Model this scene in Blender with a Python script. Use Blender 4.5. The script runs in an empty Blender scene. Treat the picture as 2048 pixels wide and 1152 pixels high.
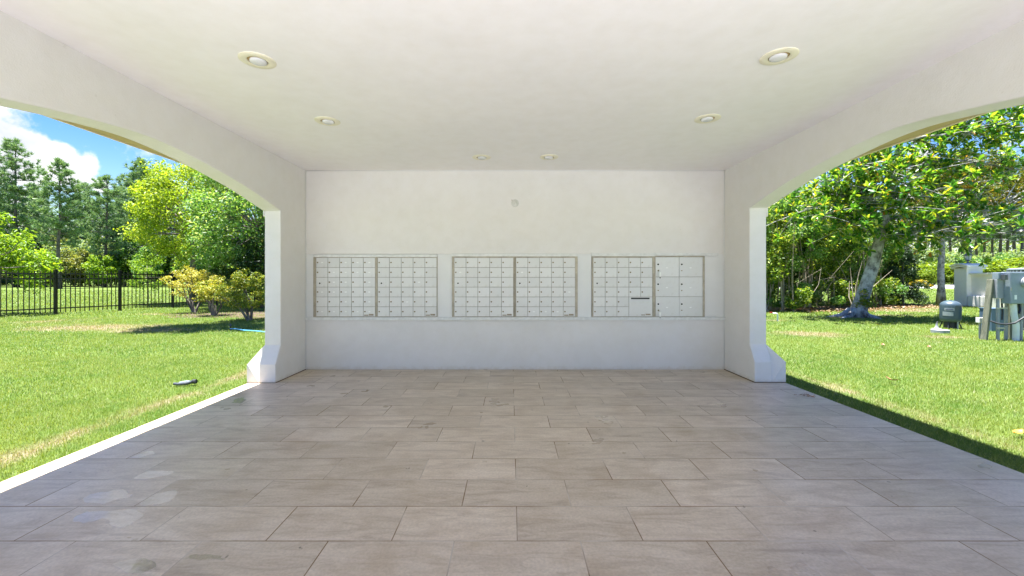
import bpy, bmesh, math, random
import numpy as np
from mathutils import Vector, Matrix
S = bpy.context.scene
COL = S.collection
R = math.radians

# ------------------------------------------------------------------ camera, sky, sun, exposure
F = 848.0                      # focal length in pixels of the 2048 px wide photograph
CX, CY, CH = 1022.0, 556.0, 1.253
GZ = -0.05                     # lawn level (the tiled slab is z = 0)
cam = bpy.data.cameras.new("camera")
cam_o = bpy.data.objects.new("camera", cam)
COL.objects.link(cam_o)
cam_o.location = (0, 0, CH)
cam_o.rotation_euler = (R(90), 0, 0)
cam.sensor_width = 36.0
cam.lens = F / 2048 * 36.0
cam.shift_x = 2 / 2048
cam.shift_y = -20 / 2048
cam.clip_start = 0.05
cam.clip_end = 3000
S.camera = cam_o

SUN_DIR = Vector((-0.1175, 0.04, 1.0)).normalized()   # towards the sun
SUN_EL = math.asin(SUN_DIR.z)
SUN_ROT = math.atan2(SUN_DIR.x, SUN_DIR.y)
sun = bpy.data.lights.new("sun", 'SUN')
sun.energy = 5.0
sun.angle = R(0.53)
sun.color = (1.0, 0.978, 0.95)
sun_o = bpy.data.objects.new("sun", sun)
COL.objects.link(sun_o)
sun_o.rotation_euler = SUN_DIR.to_track_quat('Z', 'Y').to_euler()
sun_o.location = (0, 0, 30)

W = bpy.data.worlds.new("World")
S.world = W
W.use_nodes = True
wn, wl = W.node_tree.nodes, W.node_tree.links
for n in list(wn):
    wn.remove(n)
def wnode(t, **kw):
    n = wn.new(t)
    for k, v in kw.items():
        setattr(n, k, v)
    return n
sky = wnode('ShaderNodeTexSky', sky_type='NISHITA', sun_disc=False, sun_elevation=SUN_EL,
            sun_rotation=SUN_ROT, air_density=1.3, dust_density=0.6, ozone_density=2.2)
bg = wnode('ShaderNodeBackground')
bg.inputs['Strength'].default_value = 0.055
wout = wnode('ShaderNodeOutputWorld')
tc = wnode('ShaderNodeTexCoord')
hs = wnode('ShaderNodeHueSaturation')
hs.inputs['Saturation'].default_value = 1.55
hs.inputs['Hue'].default_value = 0.522
wl.new(sky.outputs[0], hs.inputs['Color'])
# cumulus banks: blobs around fixed sky directions, broken up by noise
nz = wnode('ShaderNodeTexNoise')
nz.inputs['Scale'].default_value = 13.0
nz.inputs['Detail'].default_value = 9.0
nz.inputs['Roughness'].default_value = 0.58
wl.new(tc.outputs['Generated'], nz.inputs['Vector'])
def blob(px, py, rad, amp):
    d = Vector(((px - CX) / F, 1.0, (CY - py) / F)).normalized()
    v = wnode('ShaderNodeVectorMath', operation='DISTANCE')
    wl.new(tc.outputs['Generated'], v.inputs[0])
    v.inputs[1].default_value = d
    m = wnode('ShaderNodeMapRange')
    m.interpolation_type = 'SMOOTHSTEP'
    m.inputs['From Min'].default_value = 0.0
    m.inputs['From Max'].default_value = rad
    m.inputs['To Min'].default_value = amp
    m.inputs['To Max'].default_value = 0.0
    wl.new(v.outputs['Value'], m.inputs['Value'])
    return m.outputs[0]
acc = None
for b in [(-30, 300, .085, 1.0), (50, 312, .07, 1.0), (110, 322, .055, .95), (145, 340, .055, .85), (178, 332, .04, .75), (200, 368, .035, .6), (-170, 250, .12, .9), (330, 60, .30, .8),  # the widest one is an unseen cloud, added for the puddles to mirror
          (60, 215, .06, .36), (20, 470, .13, .6), (190, 470, .13, .55), (1840, 305, .04, .62), (2010, 500, .09, .6), (1600, 430, .09, .6), (1860, 480, .10, .6),
          (-900, -200, .55, .8), (3000, -300, .5, .8)]:
    o = blob(*b)
    if acc is None:
        acc = o
    else:
        a = wnode('ShaderNodeMath', operation='MAXIMUM')
        wl.new(acc, a.inputs[0]); wl.new(o, a.inputs[1])
        acc = a.outputs[0]
n2 = wnode('ShaderNodeMath', operation='MULTIPLY_ADD')     # field + 0.9*(noise-0.5)
wl.new(nz.outputs['Fac'], n2.inputs[0]); n2.inputs[1].default_value = 1.7; n2.inputs[2].default_value = -0.85
n3 = wnode('ShaderNodeMath', operation='ADD')
wl.new(acc, n3.inputs[0]); wl.new(n2.outputs[0], n3.inputs[1])
cr = wnode('ShaderNodeMapRange'); cr.interpolation_type = 'SMOOTHSTEP'
cr.inputs['From Min'].default_value = 0.25
cr.inputs['From Max'].default_value = 0.52
wl.new(n3.outputs[0], cr.inputs['Value'])
nz2 = wnode('ShaderNodeTexNoise'); nz2.inputs['Scale'].default_value = 11; nz2.inputs['Detail'].default_value = 5
wl.new(tc.outputs['Generated'], nz2.inputs['Vector'])
cc = wnode('ShaderNodeValToRGB')
cc.color_ramp.elements[0].position = .35; cc.color_ramp.elements[0].color = (3.7, 3.9, 4.3, 1)
cc.color_ramp.elements[1].position = .62; cc.color_ramp.elements[1].color = (6.0, 6.0, 6.0, 1)
wl.new(nz2.outputs['Fac'], cc.inputs['Fac'])
mx = wnode('ShaderNodeMix', data_type='RGBA')
wl.new(cr.outputs[0], mx.inputs['Factor'])
wl.new(hs.outputs['Color'], mx.inputs['A']); wl.new(cc.outputs['Color'], mx.inputs['B'])
wl.new(mx.outputs['Result'], bg.inputs['Color'])
wl.new(bg.outputs[0], wout.inputs[0])

S.view_settings.view_transform = 'Standard'
S.view_settings.look = 'None'
S.view_settings.gamma = 1.0
S.view_settings.exposure = 2.16
S.cycles.max_bounces = 12
S.cycles.diffuse_bounces = 7
S.cycles.glossy_bounces = 4
S.cycles.transmission_bounces = 6
S.cycles.transparent_max_bounces = 8
S.cycles.use_denoising = True
S.cycles.caustics_reflective = False
S.cycles.caustics_refractive = False
S.cycles.sample_clamp_indirect = 8

# ------------------------------------------------------------------ helpers
def ground_at(px, py, z=GZ):
    d = F * (CH - z) / (py - CY)
    return ((px - CX) / F * d, d)
def at(px, py, d):
    return Vector(((px - CX) / F * d, d, CH + (CY - py) / F * d))

def empty(name, label, cat, loc=(0, 0, 0), group=None, rz=0.0):
    o = bpy.data.objects.new(name, None)
    COL.objects.link(o)
    o.empty_display_size = 0.2
    o.location = loc
    o.rotation_euler = (0, 0, rz)
    o['label'] = label
    o['category'] = cat
    if group:
        o['group'] = group
    return o
def tag(o, label, cat, group=None):
    o['label'] = label
    o['category'] = cat
    if group:
        o['group'] = group
    return o

class MB:
    """collects faces; build() links them as ONE mesh object"""
    def __init__(self):
        self.v, self.f = [], []
    def add(self, vs, fs):
        b = len(self.v)
        self.v += [tuple(x) for x in vs]
        self.f += [tuple(i + b for i in f) for f in fs]
        return self
    def box(self, x0, x1, y0, y1, z0, z1):
        vs = [(x, y, z) for z in (z0, z1) for y in (y0, y1) for x in (x0, x1)]
        return self.add(vs, [(0, 2, 3, 1), (4, 5, 7, 6), (0, 1, 5, 4), (2, 6, 7, 3), (0, 4, 6, 2), (1, 3, 7, 5)])
    def tube(self, pts, rad, seg=10, caps=True):
        pts = [Vector(p) for p in pts]
        if not hasattr(rad, '__len__'):
            rad = [rad] * len(pts)
        n = len(pts)
        b = len(self.v)
        prev = None
        for i, p in enumerate(pts):
            t = (pts[min(i + 1, n - 1)] - pts[max(i - 1, 0)]).normalized()
            if prev is None:
                a = Vector((1, 0, 0)) if abs(t.x) < .8 else Vector((0, 1, 0))
                u = t.cross(a).normalized()
            else:
                u = (prev - t * prev.dot(t)).normalized()
            prev = u
            w = t.cross(u)
            for k in range(seg):
                an = 2 * math.pi * k / seg
                self.v.append(tuple(p + (u * math.cos(an) + w * math.sin(an)) * rad[i]))
        for i in range(n - 1):
            for k in range(seg):
                k2 = (k + 1) % seg
                self.f.append((b + i * seg + k, b + i * seg + k2, b + (i + 1) * seg + k2, b + (i + 1) * seg + k))
        if caps:
            self.f.append(tuple(b + k for k in reversed(range(seg))))
            self.f.append(tuple(b + (n - 1) * seg + k for k in range(seg)))
        return self
    def lathe(self, prof, c=(0, 0, 0), seg=32, axis='z'):
        """prof: (r, h) pairs; r = 0 closes"""
        b = len(self.v)
        rows = []
        for r, h in prof:
            if r < 1e-6:
                rows.append([len(self.v)])
                p = (0, 0, h)
                self.v.append(self._ax(p, c, axis))
            else:
                row = []
                for k in range(seg):
                    an = 2 * math.pi * k / seg
                    row.append(len(self.v))
                    self.v.append(self._ax((r * math.cos(an), r * math.sin(an), h), c, axis))
                rows.append(row)
        for a, d in zip(rows, rows[1:]):
            for k in range(seg):
                k2 = (k + 1) % seg
                if len(a) == 1 and len(d) == 1:
                    continue
                if len(a) == 1:
                    self.f.append((a[0], d[k2], d[k]))
                elif len(d) == 1:
                    self.f.append((a[k], a[k2], d[0]))
                else:
                    self.f.append((a[k], a[k2], d[k2], d[k]))
        return self
    @staticmethod
    def _ax(p, c, axis):
        x, y, z = p
        if axis == 'y':       # height runs towards -y
            x, y, z = x, -z, y
        elif axis == 'x':
            x, y, z = z, x, y
        return (x + c[0], y + c[1], z + c[2])
    def prism(self, poly, a, b, axis='x'):
        """poly: list of 2D points (the two other axes, in xyz order), swept from a to b along axis"""
        n = len(poly)
        def mk(p, t):
            if axis == 'x': return (t, p[0], p[1])
            if axis == 'y': return (p[0], t, p[1])
            return (p[0], p[1], t)
        vs = [mk(p, a) for p in poly] + [mk(p, b) for p in poly]
        fs = [tuple(range(n)), tuple(reversed(range(n, 2 * n)))]
        fs += [(i, n + i, n + (i + 1) % n, (i + 1) % n) for i in range(n)]
        return self.add(vs, fs)
    def mesh(self, name, m, bevel=0, smooth=False, bseg=2):
        me = bpy.data.meshes.new(name)
        me.from_pydata(self.v, [], self.f)
        bm = bmesh.new()
        bm.from_mesh(me)
        bmesh.ops.recalc_face_normals(bm, faces=bm.faces)
        if bevel:
            es = [e for e in bm.edges if len(e.link_faces) == 2 and e.calc_face_angle(0) > .5]
            bmesh.ops.bevel(bm, geom=es, offset=bevel, segments=bseg, affect='EDGES', profile=.5, clamp_overlap=True)
        bm.to_mesh(me)
        bm.free()
        if smooth:
            me.polygons.foreach_set('use_smooth', [True] * len(me.polygons))
            if smooth == 'angle':
                me.set_sharp_from_angle(angle=R(40))
        me.materials.append(m)
        return me
    def build(self, name, m, parent=None, bevel=0, smooth=False, world=True, bseg=2):
        me = self.mesh(name, m, bevel, smooth, bseg)
        return link(name, me, parent, world)

def link(name, me, parent=None, world=False, loc=(0, 0, 0)):
    o = bpy.data.objects.new(name, me)
    COL.objects.link(o)
    if parent is not None:
        o.parent = parent
        if world:                      # mesh was written in world coordinates: keep it there
            pl = Vector(parent.location)
            if parent.rotation_euler.z:
                o.matrix_parent_inverse = (Matrix.Translation(pl) @ Matrix.Rotation(parent.rotation_euler.z, 4, 'Z')).inverted()
            else:
                me.transform(Matrix.Translation(-pl))
        else:
            o.location = loc
    else:
        o.location = loc
    return o

def np_mesh(name, v, f, m, smooth=False):
    v = np.ascontiguousarray(v, dtype=np.float32)
    f = np.ascontiguousarray(f, dtype=np.int32)
    k = f.shape[1]
    me = bpy.data.meshes.new(name)
    me.vertices.add(len(v)); me.vertices.foreach_set('co', v.ravel())
    me.loops.add(f.size); me.loops.foreach_set('vertex_index', f.ravel())
    me.polygons.add(len(f)); me.polygons.foreach_set('loop_start', np.arange(0, f.size, k, dtype=np.int32))
    me.update(calc_edges=True)
    if smooth:
        me.polygons.foreach_set('use_smooth', np.ones(len(f), dtype=bool))
    me.materials.append(m)
    return me
def structure(o):
    o['kind'] = 'structure'
    return o

# ------------------------------------------------------------------ materials
def mat(name):
    m = bpy.data.materials.new(name)
    m.use_nodes = True
    nt = m.node_tree
    p = nt.nodes['Principled BSDF']
    return m, nt, p
def N(nt, t, **kw):
    n = nt.nodes.new(t)
    for k, v in kw.items():
        setattr(n, k, v)
    return n
def noise(nt, scale, detail=4, rough=.55, vec=None, dist=0):
    n = N(nt, 'ShaderNodeTexNoise')
    n.inputs['Scale'].default_value = scale
    n.inputs['Detail'].default_value = detail
    n.inputs['Roughness'].default_value = rough
    n.inputs['Distortion'].default_value = dist
    if vec is not None:
        nt.links.new(vec, n.inputs['Vector'])
    return n
def ramp(nt, fac, stops):
    r = N(nt, 'ShaderNodeValToRGB')
    e = r.color_ramp.elements
    while len(e) < len(stops):
        e.new(.5)
    for i, (p, c) in enumerate(stops):
        e[i].position = p
        e[i].color = (c[0], c[1], c[2], 1) if hasattr(c, '__len__') else (c, c, c, 1)
    nt.links.new(fac, r.inputs['Fac'])
    return r
def mixc(nt, fac, a, b, blend='MIX'):
    n = N(nt, 'ShaderNodeMix', data_type='RGBA', blend_type=blend)
    for s, v in (('Factor', fac), ('A', a), ('B', b)):
        if hasattr(v, 'is_linked') or isinstance(v, bpy.types.NodeSocket):
            nt.links.new(v, n.inputs[s])
        elif s == 'Factor':
            n.inputs[s].default_value = v
        else:
            n.inputs[s].default_value = (*v, 1)
    return n.outputs['Result']
def math_n(nt, op, a, b=None, c=None, clamp=False):
    n = N(nt, 'ShaderNodeMath', operation=op, use_clamp=clamp)
    for i, v in enumerate((a, b, c)):
        if v is None: continue
        if isinstance(v, bpy.types.NodeSocket): nt.links.new(v, n.inputs[i])
        else: n.inputs[i].default_value = v
    return n.outputs[0]
def bump(nt, p, height, strength, dist=.01):
    b = N(nt, 'ShaderNodeBump')
    b.inputs['Strength'].default_value = strength
    b.inputs['Distance'].default_value = dist
    nt.links.new(height, b.inputs['Height'])
    nt.links.new(b.outputs[0], p.inputs['Normal'])
    return b
def wpos(nt):
    return N(nt, 'ShaderNodeNewGeometry').outputs['Position']

def plain(name, col, rough=.6, metal=0, var=.08, scale=6, bmp=0, bscale=80, spec=.5):
    m, nt, p = mat(name)
    pos = N(nt, 'ShaderNodeTexCoord').outputs['Object']
    n = noise(nt, scale, 5, .6, pos)
    lo = tuple(c * (1 - var) for c in col); hi = tuple(min(1, c * (1 + var)) for c in col)
    r = ramp(nt, n.outputs['Fac'], [(.3, lo), (.7, hi)])
    nt.links.new(r.outputs['Color'], p.inputs['Base Color'])
    p.inputs['Roughness'].default_value = rough
    p.inputs['Metallic'].default_value = metal
    p.inputs['Specular IOR Level'].default_value = spec
    if bmp:
        nb = noise(nt, bscale, 3, .6, pos)
        bump(nt, p, nb.outputs['Fac'], bmp)
    return m

def stucco(name, col, bmp=.35, stain=.5):
    m, nt, p = mat(name)
    pos = wpos(nt)
    n1 = noise(nt, .9, 4, .6, pos)
    n2 = noise(nt, 7, 5, .6, pos)
    r1 = ramp(nt, n1.outputs['Fac'], [(.3, tuple(c * .955 for c in col)), (.7, col)])
    r2 = ramp(nt, n2.outputs['Fac'], [(.3, (.965, .96, .945)), (.62, (1, 1, 1))])
    c = mixc(nt, 1.0, r1.outputs['Color'], r2.outputs['Color'], 'MULTIPLY')
    # grime: sparse specks, and a thin splash line just above the floor
    n3 = noise(nt, 26, 2, .5, pos)
    sp = ramp(nt, n3.outputs['Fac'], [(.24, 1.0), (.30, 0.0)])
    c = mixc(nt, math_n(nt, 'MULTIPLY', sp.outputs['Color'], .35 * stain), c, (.42, .38, .32))
    sx = N(nt, 'ShaderNodeSeparateXYZ'); nt.links.new(pos, sx.inputs[0])
    zz = math_n(nt, 'MULTIPLY_ADD', noise(nt, 14, 4, .6, pos).outputs['Fac'], .10, sx.outputs['Z'])
    low = N(nt, 'ShaderNodeMapRange'); low.inputs['From Min'].default_value = .055; low.inputs['From Max'].default_value = .10
    low.inputs['To Min'].default_value = .55 * stain; low.inputs['To Max'].default_value = 0
    nt.links.new(zz, low.inputs['Value'])
    c = mixc(nt, low.outputs[0], c, (.45, .36, .25))
    nt.links.new(c, p.inputs['Base Color'])
    p.inputs['Roughness'].default_value = .75
    p.inputs['Specular IOR Level'].default_value = .3
    nb = noise(nt, 95, 4, .65, pos)
    nb2 = noise(nt, 3.5, 3, .5, pos)
    hgt = math_n(nt, 'MULTIPLY_ADD', nb2.outputs['Fac'], 5.0, nb.outputs['Fac'])
    bump(nt, p, hgt, bmp, .003)
    return m
M = {}
M['wall'] = stucco('white_stucco', (.75, .726, .718), .65)
M['ceiling'] = stucco('white_ceiling_paint', (.895, .868, .878), .3, .1)
M['soffit'] = plain('tan_soffit', (.44, .34, .17), .7)
M['fascia'] = plain('cream_fascia', (.70, .62, .42), .5)
M['roof'] = plain('roof_shingle', (.12, .10, .09), .9, bmp=.4)
M['panel'] = plain('painted_board', (.72, .72, .725), .55, var=.03, scale=3)
M['trim'] = plain('painted_trim', (.68, .68, .68), .5, var=.10, scale=18)
M['grime'] = plain('rusty_joint', (.13, .075, .035), .9, var=.5, scale=20)
M['bulb'] = plain('bulb_glass', (.70, .70, .72), .25, var=.02)
M['cream'] = plain('yellowed_cream_plastic', (.80, .755, .60), .45, var=.06)
M['groove_disc'] = plain('groove_shade_brown', (.32, .22, .09), .5)  # gold-brown disc stands in for the shaded groove round the bulb
M['white_plastic'] = plain('white_plastic', (.80, .80, .78), .4, var=.04)
M['black'] = plain('black_plastic', (.012, .012, .012), .5)
M['frame'] = plain('aged_aluminium', (.40, .355, .28), .45, .25, var=.25, scale=9)
M['gap'] = plain('dark_gap', (.24, .21, .175), .8, var=.3)
M['brass'] = plain('brass_lock', (.24, .185, .10), .45, .5)
M['steel'] = plain('steel', (.55, .55, .55), .35, .8)
M['slip'] = plain('paper_slip', (.78, .78, .77), .5)
M['plate'] = plain('maker_plate', (.30, .24, .17), .5, var=.5, scale=150)
M['fence'] = plain('black_fence_paint', (.010, .011, .012), .35, var=.3)
M['concrete'] = plain('concrete', (.58, .585, .60), .85, var=.12, scale=4, bmp=.3)  # kept pale so the unseen apron bounces more light
M['monument'] = stucco('monument_stucco', (.86, .83, .78), .3, .3)
M['tank'] = plain('shaded_grey_steel', (.055, .085, .11), .4, .0, var=.08)  # grey paint darkened to carry the tree shade over the tank
M['boxgrey'] = plain('grey_enamel', (.23, .275, .32), .45, .0, var=.10, scale=9)
M['boxpale'] = plain('pale_grey_enamel', (.30, .32, .34), .5, .0, var=.08)
M['bluebox'] = plain('blue_grey_enamel', (.09, .14, .21), .5)
M['pvc'] = plain('grey_pvc', (.34, .35, .37), .5, var=.1, scale=14)
M['white_pvc'] = plain('white_pvc', (.74, .75, .74), .45)
M['galv'] = plain('galvanised', (.36, .37, .38), .4, .7, var=.2, scale=20)
M['red'] = plain('red_valve', (.45, .02, .02), .4)
M['bluehose'] = plain('blue_hose', (.12, .42, .62), .4)
M['rubber'] = plain('black_rubber', (.02, .022, .025), .5)
M['pipegrey'] = plain('weathered_black_pipe', (.07, .08, .09), .4, var=.3)
M['glass'] = plain('lantern_glass', (.45, .52, .55), .15)
M['lanterngrey'] = plain('lantern_metal', (.16, .16, .165), .5)
M['orange_leaf'] = plain('orange_leaf', (.62, .30, .03), .5, var=.2)
M['brown_leaf'] = plain('brown_leaf', (.34, .17, .08), .6, var=.25)
M['soil'] = plain('mulch', (.085, .055, .035), .95, var=.5, scale=8, bmp=.6, bscale=25)

def bark(name, c1, c2, scale=8, stretch=.35):
    m, nt, p = mat(name)
    o = N(nt, 'ShaderNodeTexCoord').outputs['Object']
    mp = N(nt, 'ShaderNodeMapping'); mp.inputs['Scale'].default_value = (1, 1, stretch)
    nt.links.new(o, mp.inputs['Vector'])
    n = noise(nt, scale, 7, .7, mp.outputs[0])
    r = ramp(nt, n.outputs['Fac'], [(.36, c1), (.60, c2)])
    nt.links.new(r.outputs['Color'], p.inputs['Base Color'])
    p.inputs['Roughness'].default_value = .9
    bump(nt, p, n.outputs['Fac'], .8, .03)
    return m
M['bark'] = bark('grey_bark', (.07, .055, .045), (.24, .21, .18))
M['magbark'] = bark('lichen_bark', (.07, .06, .055), (.48, .47, .46), 4.6, .8)
M['pinebark'] = bark('pine_bark', (.05, .042, .04), (.17, .14, .125), 6)
M['twig'] = bark('dry_twig', (.20, .16, .11), (.42, .36, .28), 12)
M['wood'] = bark('weathered_post', (.12, .125, .085), (.23, .225, .16), 10, .15)

def leaf_mat(name, cols, trans=.5, rough=.42, spec=.35, tint=(1.35, 1.15, .45)):
    """cols: (position, colour) ramp over a random value per leaf"""
    m, nt, p = mat(name)
    g = N(nt, 'ShaderNodeNewGeometry')
    r = ramp(nt, g.outputs['Random Per Island'], cols)
    r.color_ramp.interpolation = 'LINEAR'
    nt.links.new(r.outputs['Color'], p.inputs['Base Color'])
    p.inputs['Roughness'].default_value = rough
    p.inputs['Specular IOR Level'].default_value = spec
    t = N(nt, 'ShaderNodeBsdfTranslucent')
    tcol = mixc(nt, 1.0, r.outputs['Color'], tint, 'MULTIPLY')
    nt.links.new(tcol, t.inputs['Color'])
    mx = N(nt, 'ShaderNodeMixShader'); mx.inputs[0].default_value = trans
    nt.links.new(p.outputs[0], mx.inputs[1]); nt.links.new(t.outputs[0], mx.inputs[2])
    nt.links.new(mx.outputs[0], nt.nodes['Material Output'].inputs['Surface'])
    return m
M['leaf_green'] = leaf_mat('fresh_green_leaf', [(0, (.06, .17, .03)), (.55, (.16, .34, .08)), (.9, (.30, .46, .15)), (1, (.58, .64, .45))])  # palest leaves stand in for white glints on the crown
M['leaf_yellow'] = leaf_mat('yellow_green_leaf', [(0, (.15, .26, .015)), (.6, (.28, .42, .03)), (1, (.44, .55, .09))])
M['leaf_lime'] = leaf_mat('lime_leaf', [(0, (.10, .22, .015)), (.6, (.2, .36, .03)), (1, (.32, .46, .05))])
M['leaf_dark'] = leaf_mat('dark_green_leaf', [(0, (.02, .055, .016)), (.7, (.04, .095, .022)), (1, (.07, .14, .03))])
M['leaf_thicket'] = leaf_mat('thicket_leaf', [(0, (.035, .10, .010)), (.5, (.11, .21, .022)), (.85, (.28, .40, .05)), (1, (.45, .52, .10))])
M['leaf_pale'] = leaf_mat('pale_green_leaf', [(0, (.12, .21, .085)), (.6, (.22, .33, .14)), (1, (.34, .43, .23))])
M['leaf_olive'] = leaf_mat('olive_leaf', [(0, (.12, .17, .05)), (.6, (.21, .27, .08)), (1, (.32, .34, .14))])
M['leaf_bright'] = leaf_mat('bright_roadside_leaf', [(0, (.10, .18, .012)), (.6, (.18, .29, .02)), (1, (.28, .37, .04))])
M['leaf_gold'] = leaf_mat('golden_shrub_leaf', [(0, (.22, .25, .03)), (.5, (.43, .43, .06)), (1, (.60, .54, .12))], trans=.3)
M['leaf_goldgreen'] = leaf_mat('gold_tipped_leaf', [(0, (.12, .18, .015)), (.5, (.28, .34, .03)), (.85, (.46, .44, .05)), (1, (.6, .5, .12))], trans=.35)
M['leaf_shrub'] = leaf_mat('green_gold_leaf', [(0, (.07, .13, .012)), (.6, (.2, .28, .025)), (.9, (.38, .41, .04)), (1, (.55, .47, .08))], trans=.35)
M['leaf_magnolia'] = leaf_mat('glossy_magnolia_leaf', [(0, (.022, .10, .014)), (.45, (.08, .25, .03)), (.82, (.31, .47, .055)), (.97, (.48, .52, .05)), (.992, (.5, .26, .03)), (1, (.45, .18, .03))], trans=.48, rough=.28, spec=.5)
M['leaf_oak'] = leaf_mat('oak_leaf', [(0, (.05, .09, .015)), (.6, (.11, .15, .02)), (.9, (.24, .21, .03)), (1, (.32, .17, .04))])
M['needle'] = leaf_mat('pine_needle', [(0, (.11, .21, .09)), (.6, (.20, .33, .14)), (1, (.34, .44, .2))], trans=.25, tint=(1.2, 1.15, .7))
M['needle_far'] = leaf_mat('far_pine_needle', [(0, (.11, .18, .10)), (.6, (.17, .26, .15)), (1, (.26, .33, .2))], trans=.25, tint=(1.2, 1.15, .7))  # greyer green; distance haze is put into the needle colour
M['cedar'] = leaf_mat('cedar_spray', [(0, (.016, .045, .016)), (.7, (.032, .075, .024)), (1, (.06, .11, .04))], trans=.2)

# --- lawn colour shared by soil and blades: world position decides where the grass is dry or worn
def lawn_field(nt):
    pos = wpos(nt)
    sx = N(nt, 'ShaderNodeSeparateXYZ'); nt.links.new(pos, sx.inputs[0])
    X, Y = sx.outputs['X'], sx.outputs['Y']
    n1 = noise(nt, 1.1, 5, .6, pos).outputs['Fac']
    n2 = noise(nt, 5.0, 4, .6, pos).outputs['Fac']
    nn = math_n(nt, 'MULTIPLY_ADD', n1, .6, math_n(nt, 'MULTIPLY', n2, .4))
    parts = []
    def spot(cx, cy, rx, ry, amp):
        a = math_n(nt, 'DIVIDE', math_n(nt, 'SUBTRACT', X, cx), rx)
        b = math_n(nt, 'DIVIDE', math_n(nt, 'SUBTRACT', Y, cy), ry)
        d = math_n(nt, 'SQRT', math_n(nt, 'ADD', math_n(nt, 'MULTIPLY', a, a), math_n(nt, 'MULTIPLY', b, b)))
        parts.append(math_n(nt, 'MULTIPLY', math_n(nt, 'SUBTRACT', 1.0, d, clamp=True), amp))
    for s in [(-11.0, 11.2, 3.6, 1.5, .85), (-9.0, 10.6, 2.5, 1.0, .7), (-13.8, 12.6, 2, 2, .6), (6.9, 9.8, 1.5, .9, .9), (8.6, 8.6, 1.2, .6, .45),
              (9.5, 9.3, .9, .5, .8), (12.0, 17.5, 3.4, 1.5, 1.0), (15.5, 17.0, 3.0, 1.6, .95), (8.0, 13.0, 1.0, .5, .7), (-7.5, 14.2, 2.0, .8, .8),
              (11.3, 14.0, 1.1, .6, 1.0), (18.0, 18.2, 2.2, 1.0, .9), (13.5, 14.8, 1.6, .5, .7), (-12.5, 15.2, 3.0, .8, .6), (19, 15, 3, 3, .5), (22, 30, 8, 10, .3), (-25, 30, 12, 10, .25)]:
        spot(*s)
    # worn strips along both edges of the slab
    def strip(x0, w, amp):
        a = math_n(nt, 'ABSOLUTE', math_n(nt, 'DIVIDE', math_n(nt, 'SUBTRACT', X, x0), w))
        parts.append(math_n(nt, 'MULTIPLY', math_n(nt, 'SUBTRACT', 1.0, a, clamp=True), amp))
    strip(-3.60, .34, .58)
    strip(3.86, .32, .50)
    acc = parts[0]
    for q in parts[1:]:
        acc = math_n(nt, 'MAXIMUM', acc, q)
    f = math_n(nt, 'ADD', acc, math_n(nt, 'MULTIPLY_ADD', nn, 1.5, -.75))
    mr = N(nt, 'ShaderNodeMapRange'); mr.interpolation_type = 'SMOOTHSTEP'
    mr.inputs['From Min'].default_value = .22; mr.inputs['From Max'].default_value = .75
    nt.links.new(f, mr.inputs['Value'])
    return pos, mr.outputs[0], n1, n2

m, nt, p = mat('lawn_soil')
pos, dry, n1, n2 = lawn_field(nt)
n3 = noise(nt, 60, 4, .7, pos).outputs['Fac']
n4 = noise(nt, .25, 4, .6, pos).outputs['Fac']
green = ramp(nt, n3, [(.32, (.036, .066, .012)), (.68, (.118, .178, .034))]).outputs['Color']  # greens darkened in place of shade the missing blades would cast
green = mixc(nt, n4, green, (.138, .188, .042))
brown = ramp(nt, n3, [(.3, (.17, .12, .08)), (.7, (.38, .31, .225))]).outputs['Color']
nt.links.new(mixc(nt, dry, green, brown), p.inputs['Base Color'])
p.inputs['Roughness'].default_value = .95
p.inputs['Specular IOR Level'].default_value = .1
bump(nt, p, n3, .7, .03)
M['lawn'] = m

m, nt, p = mat('grass_blade')
pos, dry, n1, n2 = lawn_field(nt)
g = N(nt, 'ShaderNodeNewGeometry')
rnd = g.outputs['Random Per Island']
green = ramp(nt, rnd, [(0, (.045, .115, .015)), (.5, (.135, .230, .038)), (.85, (.235, .32, .085)), (1, (.43, .43, .26))]).outputs['Color']
nb = ramp(nt, noise(nt, .55, 4, .6, pos).outputs['Fac'], [(.35, 0.0), (.65, 1.0)]).outputs['Color']
green = mixc(nt, math_n(nt, 'MULTIPLY', nb, .6), green, (.25, .305, .07))
nd = ramp(nt, noise(nt, 2.3, 3, .6, pos).outputs['Fac'], [(.36, 1.0), (.52, 0.0)]).outputs['Color']
green = mixc(nt, math_n(nt, 'MULTIPLY', nd, .45), green, (.07, .18, .018))
brown = ramp(nt, rnd, [(0, (.20, .16, .08)), (.45, (.40, .34, .22)), (.7, (.16, .22, .04)), (1, (.46, .40, .29))]).outputs['Color']
c = mixc(nt, math_n(nt, 'MULTIPLY', dry, .85), green, brown)
nt.links.new(c, p.inputs['Base Color'])
p.inputs['Roughness'].default_value = .5
p.inputs['Specular IOR Level'].default_value = .25
t = N(nt, 'ShaderNodeBsdfTranslucent'); nt.links.new(mixc(nt, 1.0, c, (1.3, 1.15, .5), 'MULTIPLY'), t.inputs['Color'])
mx = N(nt, 'ShaderNodeMixShader'); mx.inputs[0].default_value = .35
nt.links.new(p.outputs[0], mx.inputs[1]); nt.links.new(t.outputs[0], mx.inputs[2])
nt.links.new(mx.outputs[0], nt.nodes['Material Output'].inputs['Surface'])
M['grass'] = m

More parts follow.
